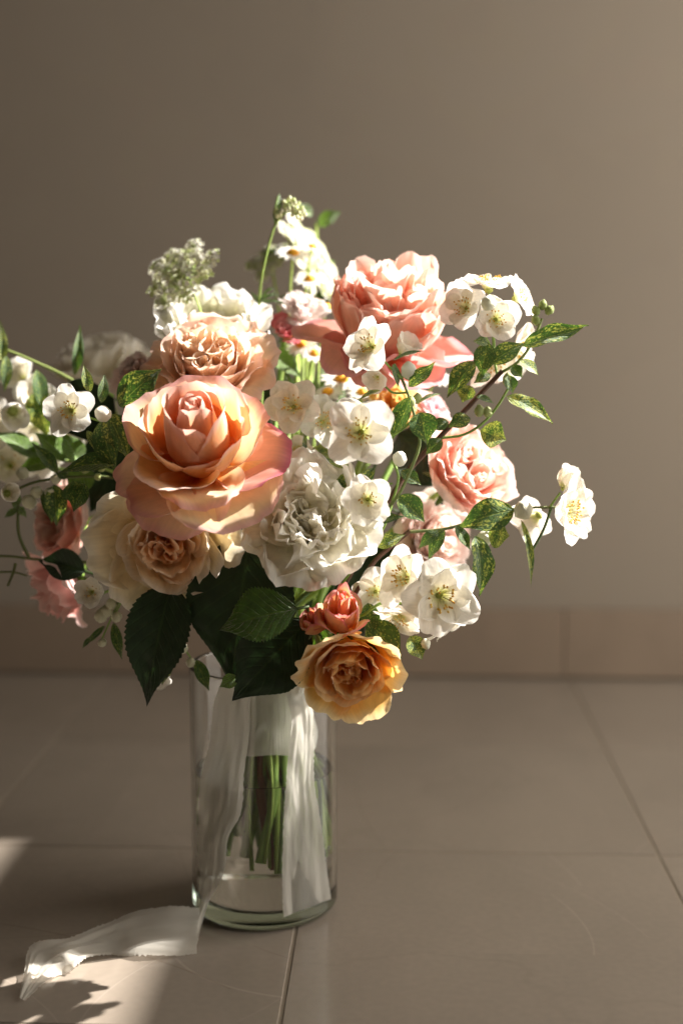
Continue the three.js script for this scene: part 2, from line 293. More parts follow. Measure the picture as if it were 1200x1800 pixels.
// an open garden rose or rosette. pal: [[base, body, edge] inner, [..] outer]
function rosette(t, pos, dir, R, o) {
  const { n = 24, seed = 1, inner = ['#f0a860', '#f4c090', '#f6d2b0'], outer = ['#f2b878', '#f5d0b0', '#efc0b0'], open = 62, mat = ROSE, ruf = 0.16, ragged = 0.5, whorls = 3, per = 9, off = 0.22, coreH = 0.85, coreW = 0.30, coreOpen = 0, topBase = 0.2, tip = 60, guard = 5, guardTilt = 82, guardL = 1.12, depth = 1, fold = 0.5, from = 0.3, wOut = 0.62, k0 = 0 } = o;
  const M = frameAt(pos, dir, seed * 1.3), rr = rng(seed * 77 + 5), put = (q, dx = 0, dz = 0) => part(t, 'petal', petal(q).translate(dx, 0, dz).applyMatrix4(M), mat);
  const mixPal = (k) => { const a = inner.map(C), b = outer.map(C); return pigment(...[0, 1, 2].map((i) => '#' + a[i].lerp(b[i], k).getHexString())); };
  // small whorls packed in the heart
  for (let w = 0; w < whorls; w++) {
    const a = w / whorls * 6.283 + seed + (rr() - 0.5) * 0.7, q = (whorls === 1 || (whorls > 4 && w === 0) ? 0 : off) * R * (0.8 + 0.4 * rr()), dx = q * Math.cos(a), dz = -q * Math.sin(a), hh = 0.86 + 0.2 * rr();
    for (let i = 0; i < per; i++) {
      const k = i / Math.max(1, per - 1), th = i * 2.39996 + w * 2 + (rr() - 0.5) * ragged;
      put({ L: R * coreH * hh * lerp(0.90, 1.06, k) * (1 - 0.22 * rr() * ragged) * depth, W: R * coreW * lerp(0.5, 1.0, k) * (0.8 + 0.4 * rr()), pb: lerp(8, 34, k), pm: lerp(-4, 10, k) + coreOpen * (0.3 + 0.7 * k) + 8 * (rr() - 0.5), pt: lerp(-12, 14, k) + coreOpen * (0.5 + 0.7 * k) + 30 * (rr() - 0.5) * ragged, cup: 0.75 + 0.4 * rr(), curl: 30 * rr(), ruf: ruf * (0.6 + 0.8 * rr()), rf: 2.2 + 1.6 * rr(),
        r0: R * 0.015, y0: R * 0.04 * (rr() - 0.5), th, top: topBase + 0.2 * rr(), notch: 0.14 * rr(), twist: (rr() - 0.5) * ragged, lean: (rr() - 0.5) * fold, crease: (rr() < 0.5 ? -1 : 0.5) * 0.3 * fold * rr(), seed: seed + w * 13 + i * 1.31, nu: 12, nv: 14, base: 0.4, fine: 1, col: mixPal(0.35 * k + k0) }, dx, dz);
    }
  }
  // broader petals round it, opening outwards
  for (let i = 0; i < n; i++) {
    const k = lerp(from, 1, i / Math.max(1, n - 1)), th = i * 2.39996 + (rr() - 0.5) * ragged;
    put({ L: R * lerp(0.80, 1.12, k) * (1 - 0.16 * rr() * ragged) * depth, W: R * lerp(0.34, wOut, k) * (0.85 + 0.3 * rr()), pb: lerp(60, 90, k), pm: lerp(6, open * 0.55, k) + 8 * (rr() - 0.5), pt: lerp(-12, tip, k * k) + 24 * (rr() - 0.5) * ragged,
      cup: lerp(0.95, 0.8, k) * (0.75 + 0.35 * rr()), curl: lerp(20, 40, k) * rr(), ruf: ruf * (0.5 + rr()), rf: 2.2 + 1.2 * rr(), r0: R * lerp(0.04, 0.08, k), y0: R * lerp(0.0, -0.12, k) + R * 0.05 * (rr() - 0.5) * ragged, th, top: topBase + 0.16 * rr(), notch: 0.08 * rr(),
      twist: (rr() - 0.5) * 0.6 * ragged, lean: (rr() - 0.5) * fold * 0.4, crease: -0.12 * fold * rr(), seed: seed + 30 + i * 1.31, nu: 16, nv: 16, base: 0.35, fine: 0.9, side: 0.14 * rr(), col: mixPal(clamp(0.3 + 0.7 * k + k0, 0, 1)) });
  }
  for (let i = 0; i < guard; i++) {
    put({ L: R * guardL * (1 + 0.16 * rr()), W: R * (0.58 + 0.12 * rr()), pb: 88, pm: guardTilt * 0.62, pt: guardTilt + 20 * (rr() - 0.5), cup: 0.55, curl: 20 + 40 * rr(), ruf: ruf, rf: 2.2, r0: R * 0.06, y0: -R * 0.14, th: i / guard * 6.283 + seed + (rr() - 0.5) * 0.5, top: 0.24, notch: 0.08 * rr(), seed: seed + 90 + i, nu: 18, nv: 18, base: 0.32, fine: 1, side: 0.2 * rr(), col: mixPal(1) });
  }
}
function roseThing(name, label, px, py, d, f, rpx, o) {
  const pos = at(px, py, d), dir = face(...f), R = rpx * (D0 - d) / F, pts = stemPath(pos.clone().addScaledVector(dir, -R * 0.2), dir), t = thing(name, label, o.category || 'rose', rimBase(pts), o.group);
  rosette(t, pos, dir, R, o);
  part(t, 'stem', tube(pts, 0.0032, 0.0021, o.stemColor || [GREEN, LIME, C('#7d9444'), C('#8a5a3a')][stemNo % 4], 40), STEM);
  part(t, 'calyx', blob(pos.clone().addScaledVector(dir, -R * 0.2), dir, R * 0.16, R * 0.16, GREEN), STEM);
  sepals(t, frameAt(pos.clone().addScaledVector(dir, -R * 0.16), dir), R, R * 0.6, C('#d5dcc8'));
  return t;
}

// ------------------------------------------------------------------ leaves
// from a to b (world points), half width W, front of the blade towards nrm
function leaf(a, b, W, nrm, o = {}) {
  const { fold = 0.25, arch = 0.12, tipCurl = 0, teeth = 0, tooth = 0.06, seed = 1, nu = 8, nv = 16, wave = 0.08, wide = 0.42, tint, skew = 0 } = o;
  const y = b.clone().sub(a), L = y.length(); y.normalize();
  const z = nrm.clone().addScaledVector(y, -nrm.dot(y)).normalize(), x = y.clone().cross(z), M = new THREE.Matrix4().makeBasis(x, y, z).setPosition(a), c = tint ? C(tint) : null;
  const p = Math.log(0.5) / Math.log(wide);
  return sheet(nu, teeth ? Math.max(nv, teeth * 4) : nv, (u, v) => {
    const h = Math.pow(v, p), out = Math.pow(Math.sin(Math.PI * Math.min(1, h)), 0.85) * (1 - 0.5 * sm(0.55, 1, v)) * 1.08 + 0.03 * (1 - v), tth = teeth ? 1 + tooth * (((v * teeth + (u > 0 ? 0.37 : 0)) % 1) - 0.4) * sm(0.7, 1, Math.abs(u)) : 1;
    const s = u * W * out * tth, au = Math.abs(u);
    let zz = fold * Math.abs(s) + arch * L * (Math.sin(Math.PI * v) - 0) * 0.6 + wave * W * noise(v * 4 + seed, u * 1.2, seed * 2.1) * (0.3 + au) + (teeth ? 0.05 * W * noise(v * 9, u * 3 + seed, 3) : 0), yy = v * L;
    const k = sm(0.6, 1, v); zz += tipCurl * L * k * k;
    return { p: [s + skew * L * Math.sin(v * Math.PI), yy, zz], c: c || undefined, uv: [0.5 + 0.5 * u, v] };
  }).applyMatrix4(M);
}
const pxm = (px, d) => px * (D0 - d) / F;
// a leaf between two pixels: [x0, y0, x1, y1, width in pixels, facing, options, d at the tip]
function leafPx(d, [x0, y0, x1, y1, w, f = [0, 0.3, 1], o = {}, d1 = d]) { return leaf(at(x0, y0, d), at(x1, y1, d1), pxm(w / 2, d), face(...f), o); }

// ------------------------------------------------------------------ mock orange (white four- or five-petalled flowers with golden stamens)
const mockCol = (() => { const a = C('#e8eab4'), b = C('#faf7ec'), c = C('#fbf9f2'); return (u, v) => a.clone().lerp(b, sm(0.04, 0.3, v)).lerp(c, sm(0.5, 1, v)); })();
function mockFlower(t, px, py, d, f, rpx, o = {}) {
  const { n = 5, seed = 1, open = 78, parent = t, ruf = 0.13, stamens = 26, spin = 0, skip = -1 } = o;
  const pos = at(px, py, d), dir = face(...f), R = pxm(rpx, d) * 1.04, M = frameAt(pos, dir, spin), rr = rng(seed * 31 + 7);
  const head = part(t, 'flower', blob(pos.clone().addScaledVector(dir, -R * 0.03), dir, R * 0.13, R * 0.10, C('#aab25c')), BITS, parent);
  for (let i = 0; i < n; i++) {
    if (i === skip) continue;
    part(t, 'petal', petal({ L: R * (1.0 + 0.10 * (rr() - 0.5)), W: R * (n === 4 ? 0.62 : 0.54) * (0.9 + 0.2 * rr()), pb: open * 0.62, pm: open + 6 * (rr() - 0.5), pt: open + 10 + 26 * (rr() - 0.4), cup: 0.28 + 0.25 * rr(), curl: 10 * (rr() - 0.3), ruf: ruf * (0.7 + 0.6 * rr()), rf: 2.2, r0: R * 0.04, y0: R * 0.012 * (i % 2 ? 1 : -1), th: i / n * 6.283 + 0.25 * (rr() - 0.5), top: 0.42 + 0.1 * rr(), notch: 0.08 * rr(), seed: seed * 3 + i, nu: 12, nv: 12, base: 0.34, wide: 0.55, lean: 0.18 * (rr() - 0.3), fine: 0.8, crease: -0.10 * rr(), col: mockCol }).applyMatrix4(M), WHITE, head);
  }
  const fil = [], ant = [];
  for (let i = 0; i < stamens; i++) {
    const a = rr() * 6.283, sp = 0.15 + 0.55 * Math.sqrt(rr()), h = R * (0.34 + 0.16 * rr()), b = pos.clone(), x = V().setFromMatrixColumn(M, 0), z = V().setFromMatrixColumn(M, 2), w = x.multiplyScalar(Math.cos(a)).addScaledVector(z, Math.sin(a));
    const e = b.clone().addScaledVector(dir, h * Math.cos(sp * 1.25)).addScaledVector(w, h * Math.sin(sp * 1.25)), m = b.clone().addScaledVector(w, R * 0.05).lerp(e, 0.5).addScaledVector(w, R * 0.03);
    fil.push(tube([b.addScaledVector(w, R * 0.05), m, e], R * 0.009, R * 0.007, C('#eceac0'), 4, 4));
    ant.push(blob(e, w.clone().add(dir), R * 0.027, R * 0.036, C(['#dcb04a', '#c99538', '#e3c163'][i % 3]), 0, 1, 6));
  }
  if (fil.length) { part(t, 'filaments', fil, BITS, head, true); part(t, 'anthers', ant, BITS, head, true); }
  return head;
}
function mockBud(t, px, py, d, f, rpx, c = '#e6e6cf', green = true) {
  const pos = at(px, py, d), dir = face(...f), R = pxm(rpx, d), b = part(t, 'bud', blob(pos, dir, R * 0.92, R * 1.12, C(c), 0.16, px), BUD);
  if (green) { const g = []; for (let i = 0; i < 4; i++) g.push(petal({ L: R * 1.5, W: R * 0.52, pb: 80, pm: 8, pt: 0, cup: 1, r0: R * 0.1, y0: 0, th: i * 1.571, top: 0.85, nu: 6, nv: 8, seed: i, wide: 0.4, base: 0.8, col: () => C('#c9d6a8') }).applyMatrix4(frameAt(pos.clone().addScaledVector(dir, -R * 1.12), dir))); part(t, 'calyx', g, FRESH, b); }
  return b;
}
// a half-open cup of white petals
function mockCup(t, px, py, d, f, rpx, seed = 1) {
  const pos = at(px, py, d), dir = face(...f), R = pxm(rpx, d), M = frameAt(pos.clone().addScaledVector(dir, -R * 0.6), dir, seed), head = part(t, 'half_open_flower', blob(pos.clone().addScaledVector(dir, -R * 0.6), dir, R * 0.3, R * 0.25, C('#9fb060')), BITS);
  for (let i = 0; i < 5; i++) part(t, 'petal', petal({ L: R * 1.6, W: R * 0.66, pb: 82, pm: 10, pt: -8 + i * 5, cup: 0.9, r0: R * 0.08, y0: 0.0, th: i * 1.2566 + seed, top: 0.4, ruf: 0.08, seed: seed + i, base: 0.4, col: mockCol }).applyMatrix4(M), WHITE, head);
  return head;
}
const pl = (d, arr) => arr.map((q) => at(q[0], q[1], q[2] ?? d));
// sprig: a stem through the pixels given (tip first), down into the vase
function sprig(name, label, category, path, d, group, r = 0.0017, c = GREEN, woody) {
  const vis = pl(d, path).reverse(), low = vis[0], dirn = low.clone().sub(V(BIND.x, 0.2, BIND.z)).normalize(), pts = stemPath(low, dirn, 0.03);
  const t = thing(name, label, category, rimBase(pts), group);
  part(t, woody ? 'woody_branch' : 'stem', tube([...pts.slice(0, -1), ...vis], r * 1.25, r * 0.75, c, 60), STEM);
  return t;
}
const twig = (t, d, path, r = 0.001, c = GREEN) => part(t, 'twig', tube(pl(d, path), r, r * 0.8, c, 14, 6), STEM);
const leafOn = (t, d, spec, m = MOTTLED[0]) => part(t, 'leaf', leafPx(d, spec), m);

// ------------------------------------------------------------------ silk ribbon round the stems
const SILK = new THREE.MeshPhysicalMaterial({ vertexColors: true, color: C('#efebdf'), roughness: 1, transmission: 0.5, transparent: true, opacity: 0.78, thickness: 0, sheen: 0.4, sheenRoughness: 0.5, side: THREE.DoubleSide,
  bumpMap: dataTex(256, 256, (u, v) => 0.5 + 0.10 * noise(u * 120, v * 120, 1) + 0.32 * noise(u * 14, v * 3, 3) + 0.22 * noise(u * 34, v * 5, 8)), bumpScale: 0.0007 });
const SILK_WRAP = SILK.clone(); SILK_WRAP.opacity = 0.94; const SILK_THIN = SILK.clone(); SILK_THIN.opacity = 0.62;
function strip(A, B, nu, nv, wave, seed, fray = 0.0006) {
  const a = new THREE.CatmullRomCurve3(A), b = new THREE.CatmullRomCurve3(B);
  return sheet(nu, nv, (u, v) => {
    const p = a.getPoint(v), q = b.getPoint(v), w = q.clone().sub(p), l = w.length(); const k = (u + 1) / 2 , e = Math.abs(u) === 1 ? fray * (noise(v * 90, u * 3, seed) + 0.6 * noise(v * 240, u, seed + 4)) : 0;
    const n = w.clone().normalize().cross(a.getTangent(v)).normalize(), o = wave * (noise(k * 3 + seed, v * 5, seed) + 0.5 * noise(k * 8, v * 3 + seed, seed)) * Math.min(1, l / 0.02);
    const r = p.addScaledVector(w, k).addScaledVector(w.clone().normalize(), e).addScaledVector(n, o); return { p: [r.x, r.y, r.z], uv: [k * l * 10, v * 4] };
  });
}
const ribbon = thing('silk_ribbon', 'off-white frayed silk ribbon tied round the stems, one tail trailing on the floor', 'ribbon', V(0.006, 0.152, 0));
{
  const wrap = sheet(96, 16, (u, v) => {
    const a = u * Math.PI, r = 0.0325 + 0.0022 * noise(Math.cos(a) * 2, Math.sin(a) * 2, v * 2.4) + 0.0007 * Math.sin(v * 16 + 2 * noise(Math.cos(a) * 2, Math.sin(a) * 2, 3)) + 0.002 * Math.cos(v * 6.28);
    const y = 0.131 + v * 0.062 + 0.003 * noise(Math.cos(a) * 1.5, Math.sin(a) * 1.5, 9);
    return { p: [0.007 + r * Math.cos(a), y, r * Math.sin(a)], uv: [u * 2, v * 0.6] };
  });
  part(ribbon, 'wrap', wrap, SILK_WRAP);
  const cy = (R) => (a) => onCyl(a[0], a[1], R);
  const LA = [[392, 1196], [378, 1230], [369, 1304], [352, 1370], [349, 1460], [352, 1550]].map(cy(0.0605)), LB = [[436, 1190], [439, 1230], [436, 1304], [430, 1352], [423, 1430], [402, 1472], [391, 1540]].map(cy(0.0620));
  LA.push(floorAt(347, 1622, 0.012), floorAt(343, 1655, 0.002)); LB.push(onCyl(360, 1600, 0.064), floorAt(347, 1660, 0.003));
  LA.unshift(V(-0.012, 0.199, 0.04)); LB.unshift(V(0.0, 0.1995, 0.042));
  part(ribbon, 'hanging_tail', strip(LA, LB, 24, 180, 0.0022, 3, 0.0012), SILK);
  const RA = [[512, 1262], [508, 1316], [503, 1370], [499, 1430], [496, 1514], [498, 1612]].map(cy(0.0598)), RB = [[551, 1252], [552, 1300], [552, 1376], [562, 1430], [571, 1505], [582, 1580]].map(cy(0.0608));
  RA.unshift(V(0.016, 0.1985, 0.046)); RB.unshift(V(0.036, 0.1985, 0.034));
  part(ribbon, 'hanging_tail', strip(RA, RB, 24, 160, 0.0014, 8, 0.0010), SILK);
  const FA = [floorAt(350, 1596, 0.020), floorAt(300, 1596, 0.022), floorAt(227, 1604, 0.020), floorAt(180, 1624, 0.015), floorAt(133, 1643, 0.013), floorAt(90, 1652, 0.013), floorAt(54, 1666, 0.010), floorAt(44, 1700, 0.007), floorAt(34, 1754, 0.002)];
  const FB = [floorAt(346, 1676, 0.001), floorAt(300, 1680, 0.002), floorAt(240, 1677, 0.005), floorAt(196, 1678, 0.002), floorAt(157, 1686, 0.002), floorAt(130, 1700, 0.006), floorAt(110, 1710, 0.002), floorAt(80, 1730, 0.003), floorAt(44, 1759, 0.002)];
  part(ribbon, 'trailing_tail', strip(FA, FB, 24, 200, 0.0042, 12, 0.0018), SILK_THIN);
}

// ------------------------------------------------------------------ the large peach rose in front
{
  const d = 0.115, pos = at(354, 808, d), dir = face(-0.04, 0.72, 0.69), R = pxm(141, d), M = frameAt(pos, dir), pts = stemPath(pos.clone().addScaledVector(dir, -R * 0.2), dir);
  const t = thing('garden_rose', 'largest rose, peach with a pink pointed bud centre, wide open at the front', 'rose', rimBase(pts), 'garden roses in the bouquet');
  const B1 = ['#ee9040', '#f2b488', '#f0c0b0'], B2 = ['#f4922c', '#f6b068', '#f2c0ac'], CUP = ['#f99a26', '#fcc070', '#f7cdb8'], OUT = ['#fabc52', '#fde0ac', '#f3b8b0'], PINK = ['#f9c27e', '#f9d2b6', '#eaacaa'], CORAL = ['#f9aa5c', '#f6a68c', '#cc4066'];
  const Q = [];
  for (let i = 0; i < 9; i++) Q.push([i * 137.5 + 40, { L: 0.96 + 0.018 * i, W: 0.17 + 0.042 * i, pb: 12 + 7 * i, pm: -5, pt: -24 + i, cup: 1.0, curl: 2 + 1.2 * i, top: 0.3, ruf: 0.05, fine: 0.5 }, B1]);
  const A = (th, o, p) => Q.push([th, o, p]);
  A(95, { L: 1.22, W: 0.70, pb: 76, pm: -3, pt: -22, curl: 26, top: 0.35, ruf: 0.07 }, B1);
  A(170, { L: 1.22, W: 0.72, pb: 78, pm: -2, pt: -18, curl: 24, top: 0.35, ruf: 0.08 }, B1);
  A(15, { L: 1.14, W: 0.68, pb: 80, pm: 0, pt: -12, curl: 30, top: 0.3, ruf: 0.09 }, B2);
  A(245, { L: 1.02, W: 0.58, pb: 82, pm: 2, pt: -16, curl: 22, top: 0.42, ruf: 0.07 }, B1);
  A(318, { L: 0.76, W: 0.58, pb: 86, pm: 6, pt: -10, curl: 26, top: 0.42, ruf: 0.08 }, B2);
  // the cup
  A(62, { L: 1.12, W: 0.62, pb: 88, pm: 16, pt: 4, cup: 0.85, curl: 34, top: 0.28, ruf: 0.15 }, CUP);
  A(178, { L: 1.10, W: 0.68, pb: 90, pm: 28, pt: 2, cup: 0.95, curl: 24, top: 0.25, ruf: 0.12 }, CUP);
  A(122, { L: 1.16, W: 0.68, pb: 88, pm: 20, pt: 6, cup: 0.9, curl: 30, top: 0.3, ruf: 0.12 }, CUP);
  A(350, { L: 0.98, W: 0.58, pb: 90, pm: 26, pt: -4, cup: 0.95, curl: 34, top: 0.3, ruf: 0.13, side: 0.1 }, CUP);
  A(300, { L: 0.72, W: 0.58, pb: 90, pm: 34, pt: 0, cup: 0.85, curl: 14, top: 0.35, ruf: 0.1 }, CUP);
  A(238, { L: 0.98, W: 0.66, pb: 92, pm: 58, pt: 26, cup: 0.8, curl: 46, top: 0.28, ruf: 0.14 }, CUP);
  // the open outer petals
  A(88, { L: 1.22, W: 0.76, pb: 90, pm: 30, pt: 26, cup: 0.75, curl: 38, top: 0.34, notch: -0.06, ruf: 0.14 }, PINK);
  A(140, { L: 1.22, W: 0.76, pb: 92, pm: 40, pt: 32, cup: 0.8, curl: 44, top: 0.28, ruf: 0.14 }, OUT);
  A(30, { L: 1.14, W: 0.66, pb: 92, pm: 34, pt: 26, cup: 0.7, curl: 44, top: 0.3, ruf: 0.16 }, OUT);
  A(275, { L: 1.0, W: 0.6, pb: 94, pm: 64, pt: 58, cup: 0.7, curl: 62, top: 0.34, ruf: 0.17, side: 0.15 }, OUT);
  A(214, { L: 1.06, W: 0.68, pb: 94, pm: 82, pt: 84, cup: 0.42, curl: 26, top: 0.24, notch: 0.08, ruf: 0.13 }, PINK);
  A(300, { L: 1.18, W: 0.76, pb: 96, pm: 82, pt: 92, cup: 0.42, curl: 18, top: 0.22, ruf: 0.13 }, OUT);
  A(356, { L: 1.12, W: 0.66, pb: 94, pm: 66, pt: 74, cup: 0.5, curl: 40, top: 0.24, ruf: 0.13 }, CORAL);
  A(248, { L: 1.08, W: 0.70, pb: 98, pm: 92, pt: 96, cup: 0.42, curl: 22, top: 0.25, ruf: 0.12 }, PINK);
  Q.forEach(([th, o, p], i) => part(t, 'petal', petal({ ...o, ruf: o.ruf * 0.62, L: o.L * R, W: o.W * R, r0: R * (i < 9 ? 0.02 : 0.05), y0: -R * 0.06 * (i > 13 ? 1 : 0) - R * 0.004 * i, th: th * DEG, seed: i * 1.7 + 3, nu: 22, nv: 24, rf: 2.3, fine: 1.0, base: 0.32, col: pigment(...p, 0.82, 0.6) }).applyMatrix4(M), ROSE));
  part(t, 'stem', tube(pts, 0.0036, 0.0026, GREEN, 40), STEM);
  part(t, 'calyx', blob(pos.clone().addScaledVector(dir, -R * 0.2), dir, R * 0.16, R * 0.16, GREEN), STEM);
  sepals(t, frameAt(pos.clone().addScaledVector(dir, -R * 0.2), dir), R, R * 0.6, C('#d5dcc8'));
}
const ROSES = 'garden roses in the bouquet';
roseThing('garden_rose', 'pale peach ruffled rose behind and above the largest rose', 372, 664, 0.05, [-0.02, 0.64, 0.77], 112, { n: 16, whorls: 3, per: 6, off: 0.24, coreW: 0.42, coreOpen: 8, seed: 3, guard: 6, inner: ['#f8b868', '#fcd8ac', '#fdebd4'], outer: ['#f9c68a', '#fbdcbe', '#f9d2c0'], ruf: 0.17, open: 62, tip: 40, ragged: 0.7, group: ROSES });
roseThing('garden_rose', 'cream rose with a crumpled apricot heart tucked below the largest rose', 298, 950, 0.085, [0.05, -0.22, 1], 118, { n: 14, whorls: 3, per: 7, off: 0.15, coreH: 0.66, coreW: 0.28, coreOpen: 12, seed: 5, guard: 7, guardTilt: 84, inner: ['#e08420', '#f4aa54', '#f8ca8c'], outer: ['#f8d274', '#fdedc6', '#fdf7ea'], ruf: 0.17, open: 80, tip: 70, ragged: 1.5, fold: 1.2, depth: 0.9, k0: 0, group: ROSES });
roseThing('garden_rose', 'coral pink cup-shaped rose at the top right with drooping outer petals', 680, 606, 0.005, [0.08, 0.80, 0.60], 108, { n: 18, whorls: 5, per: 4, off: 0.40, coreH: 1.05, coreW: 0.50, topBase: 0.06, coreOpen: 6, wOut: 0.86, seed: 7, guard: 0, inner: ['#fca078', '#feccb4', '#ffeae0'], outer: ['#f97a3a', '#fdba98', '#fed4c8'], ruf: 0.16, open: 50, tip: -12, ragged: 0.5, depth: 1.45, from: 0.55, group: ROSES });
{ // its three drooping outer petals are part of it
  const t = scene.children.at(-1), d = 0.005, pos = at(672, 612, d), dir = face(0.14, 0.90, 0.42), R = pxm(132, d), M = frameAt(pos, dir);
  const P = pigment('#f0a24e', '#f2aa98', '#eda2a6'), P2 = pigment('#f0a878', '#f2aca2', '#ee9ea8');
  [[188, 1.22, 0.52, 72, 80, P], [232, 1.0, 0.6, 92, 96, P2], [300, 1.05, 0.62, 92, 92, P2], [345, 1.2, 0.6, 76, 66, P2], [262, 0.9, 0.55, 100, 110, P2]].forEach(([th, L, W, pm, pt, col], i) => part(t, 'petal', petal({ L: L * R, W: W * R, pb: 92, pm, pt, cup: 0.55, curl: 10, ruf: 0.14, rf: 2.3, r0: R * 0.06, y0: -R * 0.10, th: th * DEG, top: 0.4, seed: i + 41, nu: 18, nv: 20, base: 0.4, fine: 0.9, side: -0.15, col }).applyMatrix4(M), ROSE));
}
roseThing('garden_rose', 'blush pink rose on the right below the brown branch', 806, 842, 0.01, [0.55, 0.42, 0.72], 96, { n: 15, whorls: 3, per: 5, off: 0.26, coreW: 0.42, seed: 11, guard: 5, guardTilt: 62, inner: ['#fcb490', '#fed2bc', '#feeae0'], outer: ['#faa284', '#fcc8b6', '#fddcd2'], ruf: 0.15, open: 50, tip: 34, ragged: 0.7, group: ROSES });
roseThing('garden_rose', 'amber yellow rose hanging lowest in front of the vase', 614, 1150, 0.085, [0.05, -0.60, 0.80], 94, { n: 14, whorls: 3, per: 6, off: 0.17, coreH: 0.66, coreW: 0.34, seed: 15, guard: 6, guardTilt: 46, guardL: 1.32, inner: ['#cf6a06', '#ee9628', '#f7b854'], outer: ['#f59e1c', '#f9bf58', '#fde0a6'], ruf: 0.13, open: 44, tip: 40, ragged: 0.8, fold: 0.8, from: 0.25, group: ROSES });
roseThing('garden_rose', 'dusky peach rose in shade at the left behind the buds', 128, 925, -0.03, [-0.75, 0.1, 0.6], 78, { n: 14, whorls: 2, per: 6, seed: 17, inner: ['#eabca0', '#f0c8b6', '#f3d4c8'], outer: ['#eabca0', '#efc6b8', '#f2d0c6'], group: ROSES });
roseThing('garden_rose', 'pale pink rose drooping at the lower left edge', 122, 1020, 0.0, [-0.72, -0.55, 0.35], 82, { n: 12, whorls: 1, per: 6, seed: 19, guard: 4, guardTilt: 70, inner: ['#f4bcb2', '#f8d0c8', '#fadcd6'], outer: ['#f4bcb2', '#f8cec8', '#fad8d4'], ruf: 0.16, open: 40, tip: 26, group: ROSES });
roseThing('garden_rose', 'blurred white rose at the back left', 188, 675, -0.17, [-0.15, 0.75, 0.3], 92, { n: 12, whorls: 1, per: 6, seed: 23, guard: 4, guardTilt: 50, inner: ['#e8d6a8', '#efe6d0', '#f1ece0'], outer: ['#e8dcb8', '#efe8d8', '#f1ece2'], mat: WHITE, open: 36, tip: 10, depth: 1.2, group: ROSES });
roseThing('garden_rose', 'yellow rose half hidden behind the white sprig in the middle', 690, 716, -0.01, [0.2, 0.5, 0.8], 50, { n: 12, whorls: 1, per: 7, seed: 29, guard: 4, inner: ['#eda32c', '#f2bd4e', '#f4d37c'], outer: ['#f0b038', '#f3c868', '#f5dfa4'], group: ROSES });
roseThing('garden_rose', 'pale pink rose low on the right behind the lower branch', 752, 948, -0.02, [0.55, 0.15, 0.8], 76, { n: 16, whorls: 2, per: 7, seed: 31, guard: 6, inner: ['#f6ccb8', '#fae2d6', '#fdeee6'], outer: ['#f6ccbc', '#fae2da', '#fcece6'], mat: SOFT, open: 70, tip: 70, group: ROSES });
roseThing('garden_rose', 'small pink and magenta rose just under the brown branch', 752, 722, -0.02, [0.5, 0.6, 0.6], 36, { n: 10, whorls: 1, per: 6, seed: 37, guard: 4, inner: ['#d05070', '#e087a0', '#f0c8cc'], outer: ['#e9a8b0', '#f2cdd0', '#f5dede'], group: ROSES });
// orange spray-rose buds
{
  const d = 0.10, bud = (px, py, f, rpx, label, seed, n, op) => roseThing('rose_bud', label, px, py, d, f, rpx, { category: 'rose bud', n, whorls: 1, per: 5, coreH: 1.2, coreW: 0.42, coreOpen: -8, topBase: 0.3, from: 0.25, seed, guard: 3, guardTilt: op, guardL: 1.1, inner: ['#dc641a', '#ee8a40', '#ec6c64'], outer: ['#f2a43c', '#f8c284', '#f0848c'], open: 8, tip: -26, ruf: 0.06, ragged: 0.25, fold: 0.1, group: 'orange rose buds', depth: 1.3 });
  bud(552, 1102, [-0.1, 0.62, 0.75], 36, 'smaller closed orange rose bud beside the bright serrated leaf', 43, 6, 14);
  bud(600, 1094, [0.05, 0.66, 0.75], 58, 'larger half-open orange and pink rose bud above the amber rose', 47, 8, 40);
}
// ------------------------------------------------------------------ big white ruffled flowers
roseThing('lisianthus', 'white ruffled double flower at the upper left under the lacy umbel', 376, 616, 0.0, [-0.02, 0.80, 0.58], 116, { category: 'white flower', n: 13, whorls: 2, per: 3, coreH: 0.6, coreW: 0.36, coreOpen: 30, off: 0.16, seed: 51, guard: 6, guardTilt: 42, guardL: 1.15, inner: ['#eaee9c', '#f7f6d8', '#fbfaf5'], outer: ['#eef0b8', '#f9f8ec', '#fcfbf8'], mat: WHITE, ruf: 0.30, open: 40, tip: 44, ragged: 0.8, from: 0.5, wOut: 0.72, depth: 1.08, group: 'white ruffled flowers' });
roseThing('peony', 'large white peony in the middle beside the largest rose', 548, 924, 0.10, [0.10, 0.40, 0.90], 114, { category: 'peony', n: 16, whorls: 3, per: 3, coreH: 0.5, coreW: 0.55, coreOpen: 50, off: 0.2, topBase: 0.08, seed: 61, guard: 8, guardTilt: 80, inner: ['#faf0bc', '#fcf8e6', '#fdfbf4'], outer: ['#f8f3d2', '#fcf9ec', '#fdfbf4'], mat: WHITE, ruf: 0.40, open: 92, tip: 76, ragged: 1.5, fold: 0.8, wOut: 0.62, from: 0.25, group: 'white ruffled flowers' });

